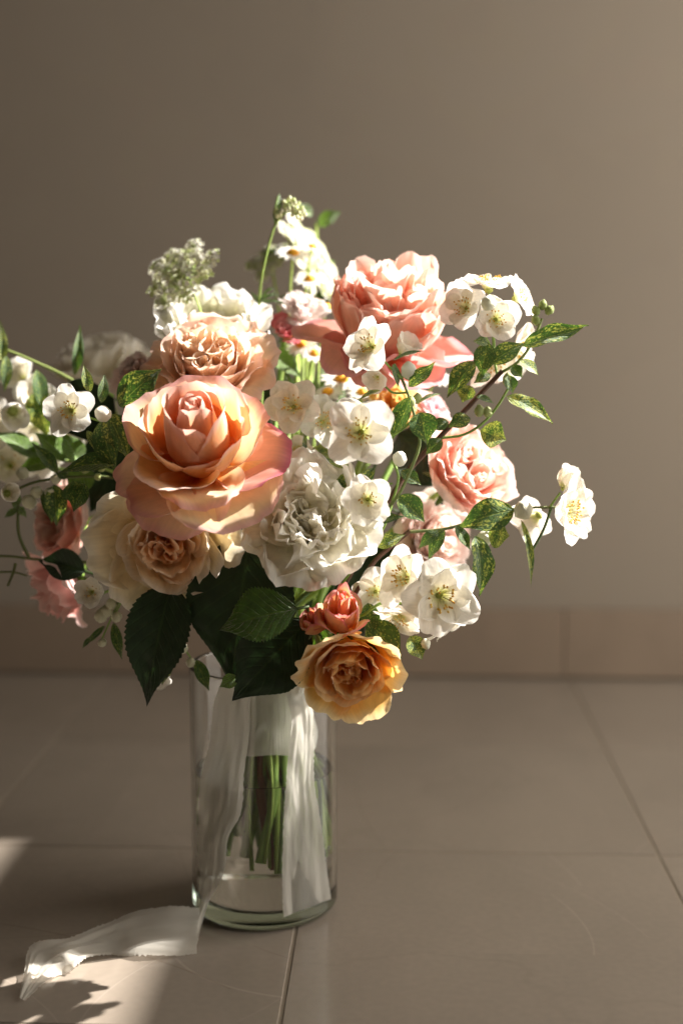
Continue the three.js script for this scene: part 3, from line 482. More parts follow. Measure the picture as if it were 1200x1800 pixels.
// ------------------------------------------------------------------ mock orange sprigs
const MO = 'mock orange sprigs in the bouquet', BR = (s) => C(s);
{ // the brown branch leaning out to the upper right
  const d = 0.075, t = sprig('mock_orange_sprig', 'brown branch of mottled leaves reaching up right to a cluster of white flowers', 'flowering branch', [[882, 652], [820, 718], [760, 782], [715, 830], [690, 870]], d, MO, 0.0024, WOOD, true);
  twig(t, d, [[878, 656], [905, 640], [925, 618], [942, 585], [952, 560]], 0.0013, C('#77873f'));
  twig(t, d, [[772, 770], [815, 764], [850, 742], [875, 712], [893, 682]], 0.0012, GREEN);
  twig(t, d, [[874, 662], [868, 630], [866, 590]], 0.0012); twig(t, d, [[868, 620], [840, 570], [822, 545]], 0.0009); twig(t, d, [[868, 610], [866, 560], [858, 515]], 0.0009);
  mockFlower(t, 870, 562, 0.10, [0.05, -0.05, 1], 47, { n: 4, seed: 1, open: 62, spin: 0.5 });
  mockFlower(t, 820, 542, 0.085, [-0.55, 0.1, 0.75], 50, { n: 4, seed: 2, spin: 0.2, open: 70 });
  mockFlower(t, 858, 508, 0.075, [0.0, 0.93, 0.28], 58, { n: 5, seed: 3, open: 84 });
  mockFlower(t, 905, 525, 0.06, [0.75, 0.35, 0.4], 46, { n: 4, seed: 4 });
  mockFlower(t, 868, 622, 0.045, [0.3, -0.8, 0.4], 66, { n: 5, seed: 5, open: 70 });
  mockFlower(t, 902, 612, 0.05, [0.75, -0.3, 0.4], 54, { n: 4, seed: 6 });
  mockBud(t, 858, 533, 0.115, [-0.1, 0.3, 1], 14);
  for (const [x, y] of [[941, 546], [953, 536], [965, 545], [941, 563]]) mockBud(t, x, y, d, [(x - 950) / 20, 0.9, 0.2], 8.5, '#8e9c55');
  for (const [x, y, r] of [[842, 722, 10], [856, 724, 9], [893, 668, 12]]) mockBud(t, x, y, d, [-0.1, 0.9, 0.2], r, '#a3ad72');
  const LV = [[[918, 609, 1034, 579, 36, [0.1, 0.5, 0.8], { arch: 0.12, tipCurl: 0.1, fold: 0.4, wave: 0.3 }], 0], [[856, 602, 847, 664, 36, [-0.2, 0.2, 1], {}], 1], [[860, 638, 923, 603, 34, [0, 0.3, 1], {}], 0], [[834, 636, 785, 700, 36, [-0.3, 0.3, 1], { fold: 0.4 }], 0], [[898, 644, 917, 664, 22, [0.2, 0.2, 1]], 1], [[912, 634, 946, 660, 26, [0.2, 0.6, 0.7]], 2], [[892, 660, 900, 692, 24, [0.3, 0.1, 1]], 1], [[890, 697, 971, 745, 32, [0.1, 0.5, 0.8], { arch: 0.15, wave: 0.3 }], 2], [[843, 757, 889, 774, 46, [0.2, 0.1, 1], { wide: 0.5 }], 2], [[788, 742, 754, 754, 22, [0, 0.3, 1]], 1], [[826, 735, 786, 752, 30, [0, 0.5, 0.8]], 0], [[826, 678, 812, 708, 32, [-0.3, 0.3, 1], {}], 2], [[836, 697, 868, 710, 14, [0, 0.6, 0.7]], 1], [[862, 658, 832, 674, 22, [0, 0.5, 0.8]], 0], [[858, 604, 830, 600, 20, [-0.3, 0.5, 0.8]], 1], [[776, 772, 748, 800, 26, [-0.2, 0.3, 1]], 1]];
  for (const [s, m] of LV) leafOn(t, d + 0.004, s, MOTTLED[m]);
}
{ // the central sprig with the largest white flower
  const d = 0.10, t = sprig('mock_orange_sprig', 'central sprig with a big five-petalled white flower and a smaller one above it', 'flowering branch', [[692, 640], [703, 660], [716, 690], [728, 730], [738, 775], [724, 820], [700, 870]], d, MO, 0.0014, C('#66773a'));
  mockFlower(t, 654, 612, 0.118, [-0.62, 0.25, 0.75], 54, { n: 5, seed: 11, spin: 0.3 });
  mockFlower(t, 706, 622, 0.075, [0.25, 0.35, 0.3], 40, { n: 4, seed: 12, open: 34, stamens: 0 });
  mockFlower(t, 664, 662, 0.10, [-0.35, -0.45, 0.85], 30, { n: 4, seed: 13, open: 50, stamens: 10 });
  mockBud(t, 718, 651, 0.105, [0.0, 0.9, 0.3], 15, '#dcdccb');
  mockFlower(t, 634, 760, 0.145, [-0.10, 0.02, 1], 66, { n: 4, seed: 14, open: 78, spin: 0.75, stamens: 34 });
  twig(t, 0.11, [[730, 735], [690, 765], [650, 770]], 0.001); twig(t, 0.105, [[704, 664], [716, 660]], 0.0009); twig(t, 0.108, [[704, 664], [680, 640], [665, 622]], 0.0009); twig(t, 0.1, [[716, 690], [690, 690], [670, 672]], 0.0009);
  mockBud(t, 668, 784, 0.115, [-0.3, -0.2, 0.9], 19, '#ecebdd'); mockBud(t, 702, 806, 0.105, [-0.1, 0.6, 0.7], 14, '#e9e8d8'); mockBud(t, 721, 706, d, [0, 0.9, 0.3], 10, '#a9b278'); mockBud(t, 733, 700, d - 0.01, [0.2, 0.9, 0.3], 9, '#a9b278');
  const LV = [[[691, 634, 749, 617, 14, [0, 0.9, 0.5]], 1], [[718, 680, 768, 641, 26, [0, 0.5, 0.8], { tipCurl: 0.2 }], 0], [[735, 708, 777, 692, 13, [0, 0.8, 0.5]], 2], [[690, 640, 699, 682, 15, [0.5, 0.1, 0.8]], 1], [[720, 698, 683, 780, 34, [-0.45, 0.2, 0.8], { fold: 0.45, arch: -0.1 }], 1], [[738, 725, 750, 782, 46, [0.1, -0.05, 1], { wide: 0.36, fold: 0.2 }], 1], [[668, 686, 628, 706, 14, [0, 0.8, 0.5]], 2]];
  for (const [s, m] of LV) leafOn(t, 0.108, s, MOTTLED[m]);
}
{ // flower facing right under the central one
  const d = 0.085, t = sprig('mock_orange_sprig', 'short sprig with one white flower just below the biggest white flower', 'flowering branch', [[690, 812], [700, 835], [690, 880], [672, 930]], d, MO, 0.0013);
  mockFlower(t, 646, 878, 0.125, [-0.05, -0.12, 1], 50, { n: 5, seed: 21, spin: 0.6, open: 70, stamens: 18 });
  const LV = [[[658, 822, 600, 890, 24, [0.2, 0.2, 1], { fold: 0.6, arch: 0.1 }], 0], [[612, 822, 558, 797, 28, [0, 0.6, 0.8]], 2], [[606, 832, 584, 884, 40, [-0.2, 0.1, 1]], 2], [[700, 872, 746, 918, 40, [0.2, 0.2, 1]], 1], [[704, 828, 740, 853, 24, [0.2, 0.3, 1]], 1], [[640, 918, 712, 908, 20, [0, 0.4, 1]], 1], [[615, 956, 636, 981, 12, [0.5, 0.1, 0.8]], 2], [[664, 962, 712, 940, 26, [0, 0.5, 0.8]], 2]];
  for (const [s, m] of LV) leafOn(t, d + 0.01, s, MOTTLED[m]);
  mockBud(t, 583, 826, 0.09, [0, 0.5, 0.9], 13, '#e4e6cf'); twig(t, d, [[590, 832], [640, 850], [690, 850]], 0.0009);
}
{ // two flowers between the largest rose and the central sprig
  const d = 0.05, t = sprig('mock_orange_sprig', 'pair of white flowers between the largest rose and the central sprig', 'flowering branch', [[540, 740], [536, 790], [540, 850]], d, MO, 0.0013);
  mockFlower(t, 516, 716, 0.065, [-0.15, 0.25, 0.95], 54, { n: 5, seed: 31, spin: 0.9 });
  mockFlower(t, 566, 742, 0.062, [0.35, 0.12, 0.9], 50, { n: 4, seed: 32, spin: 0.3 });
  mockFlower(t, 530, 785, 0.03, [-0.2, -0.6, 0.6], 36, { n: 4, seed: 33 });
  const LV = [[[536, 762, 526, 826, 10, [0.5, 0.1, 0.8]], 0], [[548, 790, 590, 806, 26, [0, 0.5, 0.8]], 2], [[520, 800, 500, 840, 24, [0, 0.3, 1]], 2]];
  for (const [s, m] of LV) leafOn(t, d, s, MOTTLED[m]);
}
{ // lower branch to the far right
  const d = 0.075, t = sprig('mock_orange_sprig', 'thin branch reaching right to a side-on white flower standing against the wall', 'flowering branch', [[720, 933], [690, 958], [655, 990], [620, 1050]], d, MO, 0.0022, WOOD, true);
  twig(t, d, [[716, 935], [780, 930], [845, 912], [905, 894], [945, 892], [985, 892]], 0.0013, C('#6a7440'));
  twig(t, d, [[968, 892], [955, 930], [932, 972]], 0.0013, DEEP); twig(t, d, [[965, 892], [975, 878], [984, 866]], 0.001);
  mockFlower(t, 992, 898, 0.08, [0.72, -0.05, 0.62], 66, { n: 5, seed: 41, spin: 0.4, open: 72, stamens: 30 });
  mockFlower(t, 946, 906, 0.06, [-0.35, -0.25, -0.5], 52, { n: 4, seed: 42, open: 66, stamens: 0 });
  mockFlower(t, 990, 858, 0.075, [0.3, 0.75, 0.1], 42, { n: 4, seed: 43, open: 14, stamens: 0 });
  mockBud(t, 919, 896, 0.085, [-0.2, 0.5, 0.8], 18, '#dbd8c2');
  const LV = [[[903, 896, 803, 926, 58, [0.05, 0.45, 0.9], { fold: 0.12, wave: 0.15, arch: 0.1, tipCurl: -0.08 }], 0], [[858, 936, 895, 942, 44, [0.1, -0.2, 1]], 2], [[835, 942, 842, 1048, 44, [0.5, 0.2, 0.85], { arch: 0.15, wave: 0.3, fold: 0.4 }], 0], [[915, 914, 932, 1032, 15, [0.5, 0.1, 0.8], { fold: 0.5 }], 2], [[780, 930, 752, 985, 22, [-0.2, 0.3, 1]], 1], [[770, 932, 735, 965, 20, [-0.2, 0.3, 1]], 1], [[800, 925, 826, 968, 20, [0.3, 0.3, 1]], 1]];
  for (const [s, m] of LV) leafOn(t, d + 0.008, s, MOTTLED[m]);
  mockBud(t, 852, 946, d, [0, 0.3, 1], 15, '#e6e6cf');
}
{ // the sunlit cluster lower right
  const d = 0.09, t = sprig('mock_orange_sprig', 'sunlit cluster of white flowers right above the amber rose', 'flowering branch', [[735, 1050], [705, 1060], [670, 1060], [640, 1080]], d, MO, 0.0014);
  mockFlower(t, 770, 1046, 0.118, [0.22, -0.10, 0.95], 76, { n: 5, seed: 51, spin: 0.65, open: 72, ruf: 0.2, stamens: 30 });
  mockFlower(t, 716, 1018, 0.098, [-0.7, 0.25, 0.6], 62, { n: 5, seed: 52, spin: 0.2, stamens: 30 });
  mockFlower(t, 704, 1080, 0.085, [-0.2, -0.72, 0.6], 48, { n: 5, seed: 53, spin: 0.5, stamens: 18 });
  mockFlower(t, 782, 1092, 0.08, [0.5, -0.8, 0.2], 46, { n: 4, seed: 54, stamens: 0 });
  mockFlower(t, 660, 1040, 0.075, [-0.2, 0.0, 0.9], 44, { n: 4, seed: 55, stamens: 14 });
  mockBud(t, 748, 1132, 0.085, [0.2, -0.9, 0.2], 9);
  const LV = [[[648, 1092, 706, 1158, 54, [0.1, -0.1, 1]], 1], [[720, 1118, 742, 1160, 34, [0.3, 0.0, 0.9]], 2], [[646, 1060, 656, 1120, 32, [0, 0.1, 1]], 1]];
  for (const [s, m] of LV) leafOn(t, d - 0.006, s, MOTTLED[m]);
}
{ // flower left of the largest rose
  const d = 0.085, t = sprig('mock_orange_sprig', 'sprig left of the largest rose with one flat white flower and bright mottled leaves', 'flowering branch', [[180, 735], [205, 770], [240, 830], [300, 900]], d, MO, 0.0014);
  mockFlower(t, 126, 722, 0.10, [-0.12, 0.0, 1], 50, { n: 5, seed: 61, spin: 0.5, open: 74 });
  mockBud(t, 181, 727, 0.095, [-0.6, 0.3, 0.7], 15, '#eeeadb'); twig(t, 0.09, [[195, 745], [160, 735], [135, 725]], 0.001);
  const LV = [[[210, 714, 285, 648, 58, [-0.1, 0.25, 0.95], { fold: 0.15 }], 0], [[190, 728, 226, 806, 52, [0.2, 0.35, 0.9], { fold: 0.3 }], 0], [[158, 690, 147, 640, 18, [0.3, 0.1, 1]], 2], [[153, 757, 181, 803, 16, [0.2, 0.2, 1], { fold: 0.4 }], 2], [[178, 708, 184, 657, 18, [0.4, 0.1, 0.9]], 1], [[205, 815, 104, 832, 48, [0, 0.7, 0.6]], 1], [[178, 740, 205, 830, 44, [-0.3, 0.2, 1]], 1], [[150, 850, 130, 900, 40, [-0.3, 0.2, 1]], 1]];
  for (const [s, m] of LV) leafOn(t, d + 0.004, s, MOTTLED[m]);
}
{ // small nodding flower bottom left
  const d = 0.06, t = sprig('mock_orange_sprig', 'lower left sprig with one small cupped white flower and hanging buds', 'flowering branch', [[175, 1045], [215, 1030], [270, 1010]], d, MO, 0.0013);
  mockFlower(t, 163, 1040, 0.075, [-0.1, 0.0, 1], 35, { n: 5, seed: 71, open: 52, stamens: 14 });
  for (const [x, y, r] of [[188, 1075, 12], [178, 1083, 13], [228, 1055, 11], [196, 1062, 11], [205, 1085, 10], [230, 1062, 9], [180, 1130, 8], [312, 1105, 11], [320, 1140, 11], [335, 1165, 9]]) { mockBud(t, x, y, d, [-0.1, -0.6, 0.7], r, '#dcdcc0'); twig(t, d, [[x, y - r], [lerp(x, 230, 0.4), lerp(y, 1025, 0.5)], [225, 1025]], 0.0007); }
  mockFlower(t, 288, 1165, 0.03, [-0.3, -0.5, 0.6], 44, { n: 4, seed: 72, open: 40, stamens: 0 });
  const LV = [[[185, 1100, 150, 1135, 10, [0, 0.2, 1]], 1], [[200, 1095, 215, 1160, 18, [0, 0.2, 1]], 1], [[300, 1150, 285, 1205, 26, [-0.3, 0, 1]], 0], [[345, 1160, 368, 1215, 22, [0.2, 0, 1]], 1], [[160, 1120, 145, 1140, 8, [0, 0.2, 1]], 1]];
  for (const [s, m] of LV) leafOn(t, d, s, MOTTLED[m]);
}
{ // far-left sprays
  const d = -0.02, t = sprig('mock_orange_sprig', 'blurred spray entering from the left edge with cupped white flowers', 'flowering branch', [[-60, 600], [0, 612], [70, 640], [130, 670], [200, 720]], d, MO, 0.0016, C('#8a9a52'));
  mockFlower(t, 45, 668, -0.04, [-0.3, 0.3, 0.6], 44, { n: 4, seed: 81, open: 50, stamens: 0 }); mockCup(t, 25, 728, 0.03, [0.3, -0.3, 0.8], 34, 82); mockFlower(t, 70, 745, -0.03, [-0.5, -0.2, 0.6], 52, { n: 4, seed: 83, stamens: 0 }); mockFlower(t, -20, 790, -0.03, [-0.4, 0.3, 0.7], 70, { n: 5, seed: 84, stamens: 0 }); mockFlower(t, 90, 800, -0.05, [-0.4, 0.2, 0.7], 55, { n: 5, seed: 85, stamens: 0 });
  const LV = [[[131, 660, 141, 570, 18, [0.4, 0.2, 0.8], { fold: 0.5, wave: 0.4 }], 1], [[65, 650, 76, 730, 26, [0.4, 0.2, 0.8]], 1], [[12, 625, 8, 690, 20, [0.4, 0.2, 0.8]], 0], [[5, 640, 0, 560, 18, [0.4, 0.2, 0.8]], 2], [[60, 690, 85, 770, 44, [0, 0.5, 0.8]], 2], [[20, 760, 60, 810, 30, [0, 0.5, 0.8]], 1]];
  for (const [s, m] of LV) leafOn(t, d + 0.01, s, MOTTLED[m]);
}
{
  const d = 0.045, t = sprig('mock_orange_sprig', 'drooping left spray with a bright white cupped bud and dark leaves', 'flowering branch', [[10, 870], [60, 848], [110, 840], [180, 838], [240, 850]], d, MO, 0.0013, C('#5c6a34'));
  mockCup(t, 17, 866, 0.06, [0.5, 0.1, 0.8], 24, 91);
  for (const [x, y, r] of [[40, 832, 12], [65, 865, 12], [88, 866, 10], [98, 842, 10], [178, 822, 8], [150, 824, 9], [172, 838, 7], [52, 882, 14]]) mockBud(t, x, y, d, [-0.2, 0.3, 0.9], r, x > 140 ? '#b9c27e' : '#d8d9bc');
  const LV = [[[102, 832, 56, 778, 22, [0.3, 0.3, 0.9], { fold: 0.5, wave: 0.3 }], 1], [[96, 852, 100, 926, 36, [0.3, 0.1, 1], { fold: 0.4 }], 0], [[75, 862, 92, 920, 16, [0.3, 0.1, 1]], 1], [[128, 846, 140, 890, 40, [0, 0.2, 1]], 1], [[120, 840, 98, 832, 16, [0, 0.5, 0.8]], 1]];
  for (const [s, m] of LV) leafOn(t, d, s, MOTTLED[m]);
}
{ // thin leafy stems lower left
  const d = 0.02, t = sprig('leafy_stem', 'thin bare green stem forking at the left edge under the buds', 'stem', [[-30, 978], [20, 978], [52, 982], [90, 985], [160, 990]], d, undefined, 0.0013, C('#5c6a34'));
  twig(t, d, [[52, 982], [34, 940], [32, 890]], 0.0014, C('#5c6a34')); twig(t, d, [[-10, 1006], [25, 1006], [48, 1012]], 0.0009, C('#5c6a34')); twig(t, d, [[28, 990], [24, 1006], [14, 1030]], 0.0012, C('#5c6a34'));
  for (const s of [[32, 895, 8, 910, 12], [32, 890, 48, 910, 12], [32, 890, 30, 862, 14], [34, 895, 20, 878, 10]]) leafOn(t, d, s, FRESH);
}
// ------------------------------------------------------------------ large serrated leaves hanging over the rim
function leafStem(label, d, spec, mat, more = []) {
  const a = at(spec[0], spec[1], d), b = at(spec[2], spec[3], d), dirn = b.clone().sub(a).normalize(), pts = stemPath(a, dirn, 0.02), t = thing('foliage_stem', label, 'leaf', rimBase(pts), 'large green leaves over the vase rim');
  part(t, 'leaf', leafPx(d, spec), mat); for (const [s, m] of more) part(t, 'leaf', leafPx(d, s), m);
  part(t, 'stem', tube(pts, 0.0018, 0.0012, DEEP, 30), STEM); return t;
}
const big = { teeth: 22, tooth: 0.09, nu: 14, fold: 0.12, arch: 0.06 };
leafStem('broad dark oval leaf in the middle hanging over the vase rim', 0.086, [438, 935, 406, 1206, 172, [0.02, -0.02, 1], { ...big, teeth: 30, tooth: 0.03, wide: 0.45, seed: 2 }], DARK);
leafStem('dark pointed serrated leaf hanging at the left of the vase', 0.09, [300, 1030, 258, 1242, 104, [-0.15, 0.05, 1], { ...big, seed: 4, wide: 0.34, fold: 0.3, arch: 0.1 }], DARK);
leafStem('bright green serrated leaf with deep veins lying over the dark leaves', 0.118, [522, 1070, 386, 1108, 94, [0.15, 0.5, 0.85], { ...big, teeth: 24, tooth: 0.12, seed: 6, wide: 0.46, arch: 0.14, fold: 0.18, tint: '#a9bfa2' }], FRESH, []);
leafStem('dark leaf lowest of the big leaves pointing down left', 0.096, [540, 1092, 408, 1232, 118, [0.1, 0.2, 1], { ...big, seed: 8, wide: 0.45, teeth: 26, tooth: 0.03 }], DARK, [[[418, 1190, 386, 1208, 24, [0, 0.3, 1], { teeth: 8 }], FRESH]]);
leafStem('pale green leaf between the rose buds and the amber rose', 0.075, [560, 1095, 538, 1180, 48, [0, 0.1, 1], { seed: 9 }], FRESH);
leafStem('dark leaf tucked under the largest rose on the right', 0.08, [400, 960, 462, 930, 90, [0, -0.1, 1], { seed: 10 }], DARK, [[[430, 990, 455, 900, 60, [0, -0.1, 1], { seed: 12 }], DARK]]);
leafStem('dark folded sepal-like leaf at the left by the drooping pale pink rose', 0.03, [150, 1005, 68, 986, 52, [0, 0.3, 1], { fold: 0.6, seed: 13 }], DARK);
leafStem('pale grey-green leaf behind the pale peach rose', -0.03, [470, 615, 530, 665, 34, [0, 0.4, 0.9], { seed: 14 }], FRESH);
// dark leaves deep inside that close the gaps
[[560, 800, 500, 1000], [640, 960, 700, 1080], [240, 760, 160, 900], [300, 900, 180, 1010], [700, 760, 800, 860], [430, 750, 400, 600], [330, 1010, 250, 1110], [560, 1000, 640, 1120], [700, 900, 790, 980], [200, 700, 100, 760]].forEach((q, i) => leafStem(['dark inner leaf behind the white peony', 'inner leaf behind the sunlit white cluster', 'inner leaf behind the left flat flower', 'inner leaf behind the cream rose', 'inner leaf under the brown branch', 'inner leaf behind the pale peach rose', 'inner leaf above the left pointed leaf', 'inner leaf behind the orange buds', 'inner leaf behind the pale pink rose', 'inner leaf behind the left spray'][i], -0.005 - 0.01 * (i % 3), [...q, 110, [0, 0.2, 1], { seed: 20 + i, wave: 0.2 }], DARK));

// ------------------------------------------------------------------ lacy umbels
function floret(pos, dir, r, c, seed) {
  const g = []; const M = frameAt(pos, dir, seed);
  for (let i = 0; i < 5; i++) g.push(petal({ L: r, W: r * 0.5, pb: 50, pm: 70, pt: 85, cup: 0.3, th: i * 1.2566, top: 0.5, nu: 2, nv: 2, seed, base: 0.4, fine: 0.2, col: () => c }).applyMatrix4(M));
  return g;
}
function umbel(label, px, py, d, f, rpx, path, n, fr, group = 'lacy white umbels') {
  const vis = pl(d, path).reverse(), pts = stemPath(vis[0], vis[vis.length - 1].clone().sub(vis[0]).normalize(), 0.03), t = thing('lace_umbel', label, 'umbel flower', rimBase(pts), group);
  const hub = vis[vis.length - 1], dir = face(...f), R = pxm(rpx, d), M = frameAt(at(px, py, d), dir), rr = rng(px * 7 + py), X = V().setFromMatrixColumn(M, 0), Z = V().setFromMatrixColumn(M, 2);
  part(t, 'stem', tube([...pts.slice(0, -1), ...vis], 0.0016, 0.001, LIME, 50), STEM);
  for (let i = 0; i < n; i++) {
    const a = i * 2.39996, q = Math.sqrt((i + 0.3) / n), c = at(px, py, d).addScaledVector(X, R * q * Math.cos(a)).addScaledVector(Z, R * q * Math.sin(a)).addScaledVector(dir, -R * 0.25 * q * q + R * 0.06 * (rr() - 0.5));
    const ray = part(t, 'umbel_ray', tube([hub, hub.clone().lerp(c, 0.6).addScaledVector(dir, -R * 0.05), c], 0.0006, 0.0004, LIME, 6, 5), STEM), g = [], s = R * 1.12 / Math.sqrt(n);
    for (let k = 0; k < 24; k++) { const b = k * 2.39996 + i, w = Math.sqrt(k / 24) * s, p = c.clone().addScaledVector(X, w * Math.cos(b)).addScaledVector(Z, w * Math.sin(b)).addScaledVector(dir, s * 0.35 * (1 - (w / s) ** 2) + s * 0.25 * (rr() - 0.5)); g.push(...floret(p, dir.clone().addScaledVector(X, 0.7 * Math.cos(b) * w / s).addScaledVector(Z, 0.7 * Math.sin(b) * w / s).normalize(), fr * (0.7 + 0.5 * rr()), C(['#f8f8e8', '#f2f5d6', '#fcfbf4', '#dde8ae'][Math.floor(rr() * 4)]), k)); }
    part(t, 'florets', g, WHITE, ray, true);
  }
  return t;
}
umbel('lacy greenish white umbel leaning out at the upper left', 313, 474, 0.0, [-0.42, 0.42, 0.80], 64, [[335, 500], [352, 545], [372, 620], [395, 700]], 15, 0.0028);
umbel('blurred tall white umbel seen from the side at the top behind the coral rose', 558, 452, -0.11, [0.8, 0.45, 0.35], 82, [[535, 455], [540, 540], [545, 620], [540, 720]], 22, 0.0052);
umbel('small pale umbel low behind the left end of the coral rose', 470, 455, -0.13, [-0.3, 0.5, 0.6], 34, [[478, 470], [492, 560], [500, 680]], 7, 0.004);
{ // budding umbel tip at the very top
  const d = -0.005, t = sprig('budding_stem', 'green stem rising at the top with a drooping cluster of tight pale buds', 'budding stem', [[500, 372], [484, 395], [470, 440], [458, 500], [455, 560], [460, 640]], d, undefined, 0.0013, C('#86a046'));
  const rr = rng(8), cl = (cx, cy, r, n) => { for (let i = 0; i < n; i++) { const a = i * 2.4, q = Math.sqrt(i / n) * r, x = cx + q * Math.cos(a), y = cy + q * Math.sin(a) * 0.8; part(t, 'bud', blob(at(x, y, d + 0.006 * (rr() - 0.3)), face(0.3 * Math.cos(a), 0.6, 0.6), pxm(3.6, d), pxm(4.2, d), C(['#dfe3b4', '#c9d690', '#e9e8c8'][i % 3]), 0.1, i, 8), BUD); } };
  cl(511, 360, 16, 16); cl(525, 374, 14, 12); cl(489, 374, 9, 8);
  twig(t, d, [[484, 395], [482, 376], [488, 345]], 0.0008); twig(t, d, [[494, 380], [510, 372], [524, 382]], 0.0008);
  for (const s of [[484, 392, 481, 365, 8, [0.4, 0, 1]], [490, 372, 491, 338, 8, [0.4, 0, 1]]]) leafOn(t, d, s, FRESH);
  for (const [x, y] of [[474, 515], [478, 500], [486, 512], [468, 528], [500, 530], [440, 512], [446, 525]]) { leafOn(t, d, [456, 530, x, y, 5, [0, 0.2, 1], { nu: 2, nv: 6 }], FRESH); leafOn(t, d, [lerp(456, x, 0.6), lerp(530, y, 0.6), x + 6, y + 6, 4, [0, 0.2, 1], { nu: 2, nv: 6 }], FRESH); }
}
// ------------------------------------------------------------------ chamomile daisies
{
  const list = [[515, 446, -0.055, [0.1, 0.75, 0.5], 27, 'left chamomile daisy at the top beside the tall stem'], [549, 436, -0.055, [0.2, 0.8, 0.3], 22, 'topmost chamomile daisy in front of the tall umbel'], [545, 492, -0.055, [0.0, 0.75, 0.5], 25, 'chamomile daisy below the tall umbel'], [574, 542, -0.05, [0.2, 0.85, 0.35], 26, 'chamomile daisy touching the left outer petal of the coral rose'], [530, 606, -0.02, [-0.2, 0.6, 0.7], 24, 'chamomile daisy under the pink buds'], [552, 622, -0.02, [0.2, 0.7, 0.6], 24, 'chamomile daisy left below the drooping coral petal'], [600, 668, -0.02, [0.1, 0.8, 0.5], 32, 'wide chamomile daisy under the coral rose'], [576, 690, -0.02, [-0.2, 0.7, 0.6], 26, 'lower chamomile daisy in the green gap'], [636, 690, -0.02, [0.1, 0.7, 0.6], 24, 'chamomile daisy beside the yellow rose'], [768, 662, -0.04, [0.3, 0.6, 0.6], 22, 'chamomile daisy at the right of the coral rose']];
  for (const [px, py, d, f, r, label] of list) {
    const pos = at(px, py, d), dir = face(...f), R = pxm(r, d), pts = stemPath(pos, dir, 0.05), t = thing('chamomile', label, 'daisy', rimBase(pts), 'chamomile daisies'), M = frameAt(pos, dir);
    part(t, 'stem', tube(pts, 0.0012, 0.0009, LIME, 40), STEM);
    part(t, 'flower_disc', blob(pos.clone().addScaledVector(dir, R * 0.08), dir, R * 0.40, R * 0.28, C('#e0a21e'), 0.1, px), BITS);
    for (let i = 0; i < 13; i++) part(t, 'petal', petal({ L: R, W: R * 0.19, pb: 80, pm: 88, pt: 104, cup: 0.2, r0: R * 0.22, th: i / 13 * 6.283, top: 0.25, nu: 4, nv: 6, seed: i + px, base: 0.5, wide: 0.4, col: () => C('#f3f2ea') }).applyMatrix4(M), WHITE);
  }
}
// ------------------------------------------------------------------ small pink flowers between the pale peach and coral roses, and at the left
roseThing('snapdragon', 'pink and white bud with a red lip between the pale peach and coral roses', 500, 585, -0.02, [0.1, 0.5, 0.7], 34, { category: 'pink bud', n: 10, seed: 61, guard: 2, inner: ['#e8c060', '#e88c90', '#f0b0b0'], outer: ['#ecc060', '#dc5a64', '#e0606c'], open: 40, tip: 20 });
roseThing('sweet_pea', 'pale pink flower left of the drooping coral petal', 528, 552, -0.03, [0.1, 0.6, 0.6], 44, { category: 'sweet pea', n: 8, seed: 63, guard: 3, mat: SOFT, inner: ['#f0dcd4', '#f3e2de', '#f5e9e6'], outer: ['#f0dcd4', '#f4e4e2', '#f6ecea'], open: 50, tip: 40, ruf: 0.3 });
roseThing('sweet_pea', 'pale pink flower behind the mottled leaf at the upper left', 245, 665, 0.0, [-0.4, 0.4, 0.7], 48, { category: 'sweet pea', n: 10, seed: 65, guard: 4, mat: SOFT, inner: ['#e8c4c0', '#edcfcc', '#f3dedc'], outer: ['#e8c4c0', '#eed0ce', '#f3dedc'], open: 60, tip: 50, ruf: 0.3 });
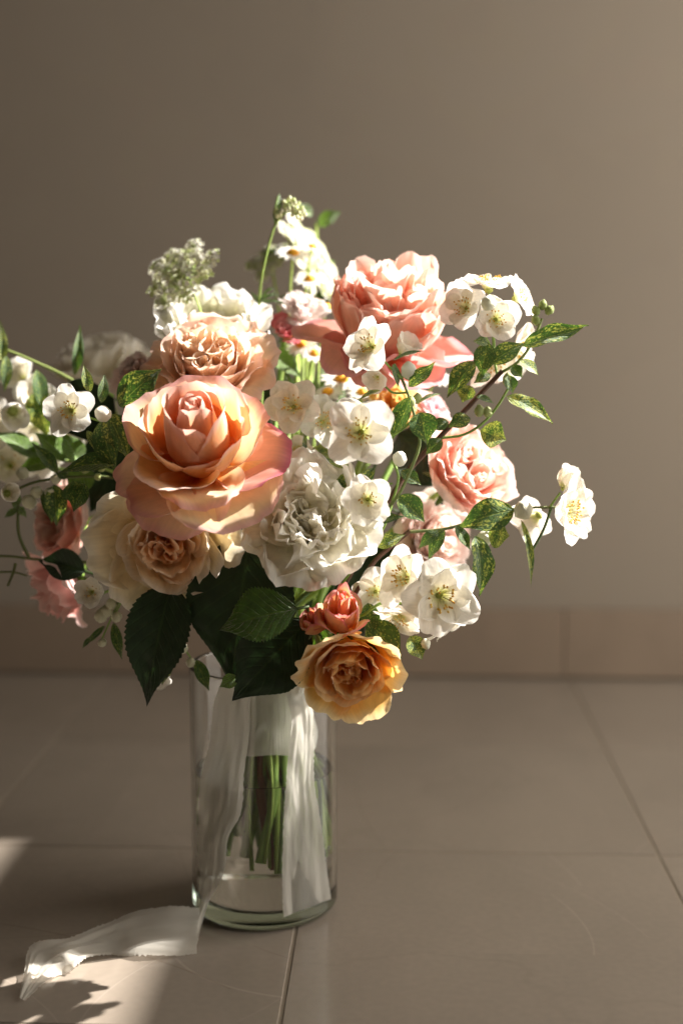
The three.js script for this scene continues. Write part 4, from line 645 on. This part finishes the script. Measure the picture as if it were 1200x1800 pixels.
{
  const t = sprig('leafy_stem', 'bunch of bright yellow-green leaves in the middle gap under the coral rose', 'leafy stem', [[575, 690], [570, 740], [560, 800]], -0.03, undefined, 0.0015, LIME);
  for (const s of [[570, 760, 540, 680, 24, [0.6, 0.3, 0.6]], [580, 750, 606, 680, 24, [0.6, 0.4, 0.6]], [590, 770, 655, 735, 34, [0.5, 0.6, 0.6]], [550, 720, 505, 660, 20, [0.6, 0.5, 0.6]], [600, 730, 640, 690, 20, [0.6, 0.5, 0.6]], [560, 700, 566, 640, 12, [0.7, 0.2, 0.6]]]) leafOn(t, -0.03, s, FRESH);
  const q = sprig('leafy_stem', 'bright green leafy filler behind the left flat white flower', 'leafy stem', [[60, 800], [120, 810], [200, 830]], 0.0, undefined, 0.0014, LIME);
  for (const s of [[120, 812, 60, 760, 44, [0.3, 0.6, 0.7]], [100, 808, 30, 830, 40, [0.2, 0.6, 0.7]], [140, 815, 110, 760, 40, [0.4, 0.4, 0.8]], [80, 800, 20, 790, 36, [0.3, 0.6, 0.7]], [160, 820, 120, 870, 44, [0.3, 0.3, 0.8]], [60, 800, -10, 760, 36, [0.3, 0.6, 0.7]]]) leafOn(q, 0.0, s, FRESH);
  const w = sprig('mock_orange_sprig', 'blurred white blossoms massed at the left edge above the drooping spray', 'flowering branch', [[-10, 800], [60, 815], [160, 840]], -0.03, MO, 0.0014, GREEN);
  for (const [x, y, r, k] of [[20, 820, 50, 1], [-5, 750, 50, 2], [110, 770, 46, 3], [60, 700, 44, 4], [150, 800, 44, 5]]) mockFlower(w, x, y, -0.03, [-0.1 + 0.1 * k, 0.3, 0.8], r, { n: 4 + (k % 2), seed: 90 + k, stamens: 8, open: 60 });
}
// blurred leaves at the top behind the umbel, and stems in the green gap
{
  const t = sprig('leafy_stem', 'blurred yellow-green leafy stem behind the tall umbel at the top', 'leafy stem', [[556, 392], [556, 470], [552, 560], [548, 660]], -0.13, undefined, 0.0014, LIME);
  for (const s of [[560, 398, 600, 372, 28, [0, 0.5, 0.8]], [556, 520, 590, 530, 40, [0.2, 0.5, 0.8]], [552, 540, 490, 522, 34, [0, 0.6, 0.8]], [548, 380, 520, 358, 20, [0, 0.5, 0.8]], [556, 470, 590, 460, 20, [0, 0.5, 0.8]], [554, 450, 450, 445, 18, [0, 0.5, 0.8]]]) leafOn(t, -0.13, s, FRESH);
  const g = sprig('leafy_stem', 'upright green stems and leaves in the gap under the coral rose', 'leafy stem', [[520, 620], [520, 690], [515, 760]], -0.03, undefined, 0.0015, LIME);
  for (const s of [[520, 760, 500, 640, 26, [0.2, 0.2, 1]], [540, 760, 560, 650, 24, [-0.2, 0.2, 1]], [590, 760, 600, 700, 18, [0.6, 0.3, 0.6]], [610, 770, 636, 710, 20, [0.6, 0.3, 0.6]], [480, 740, 478, 650, 30, [0.2, 0.2, 1]], [560, 740, 580, 640, 20, [0, 0.3, 1]]]) leafOn(g, -0.03, s, FRESH);
}
renderer.render(scene, camera);
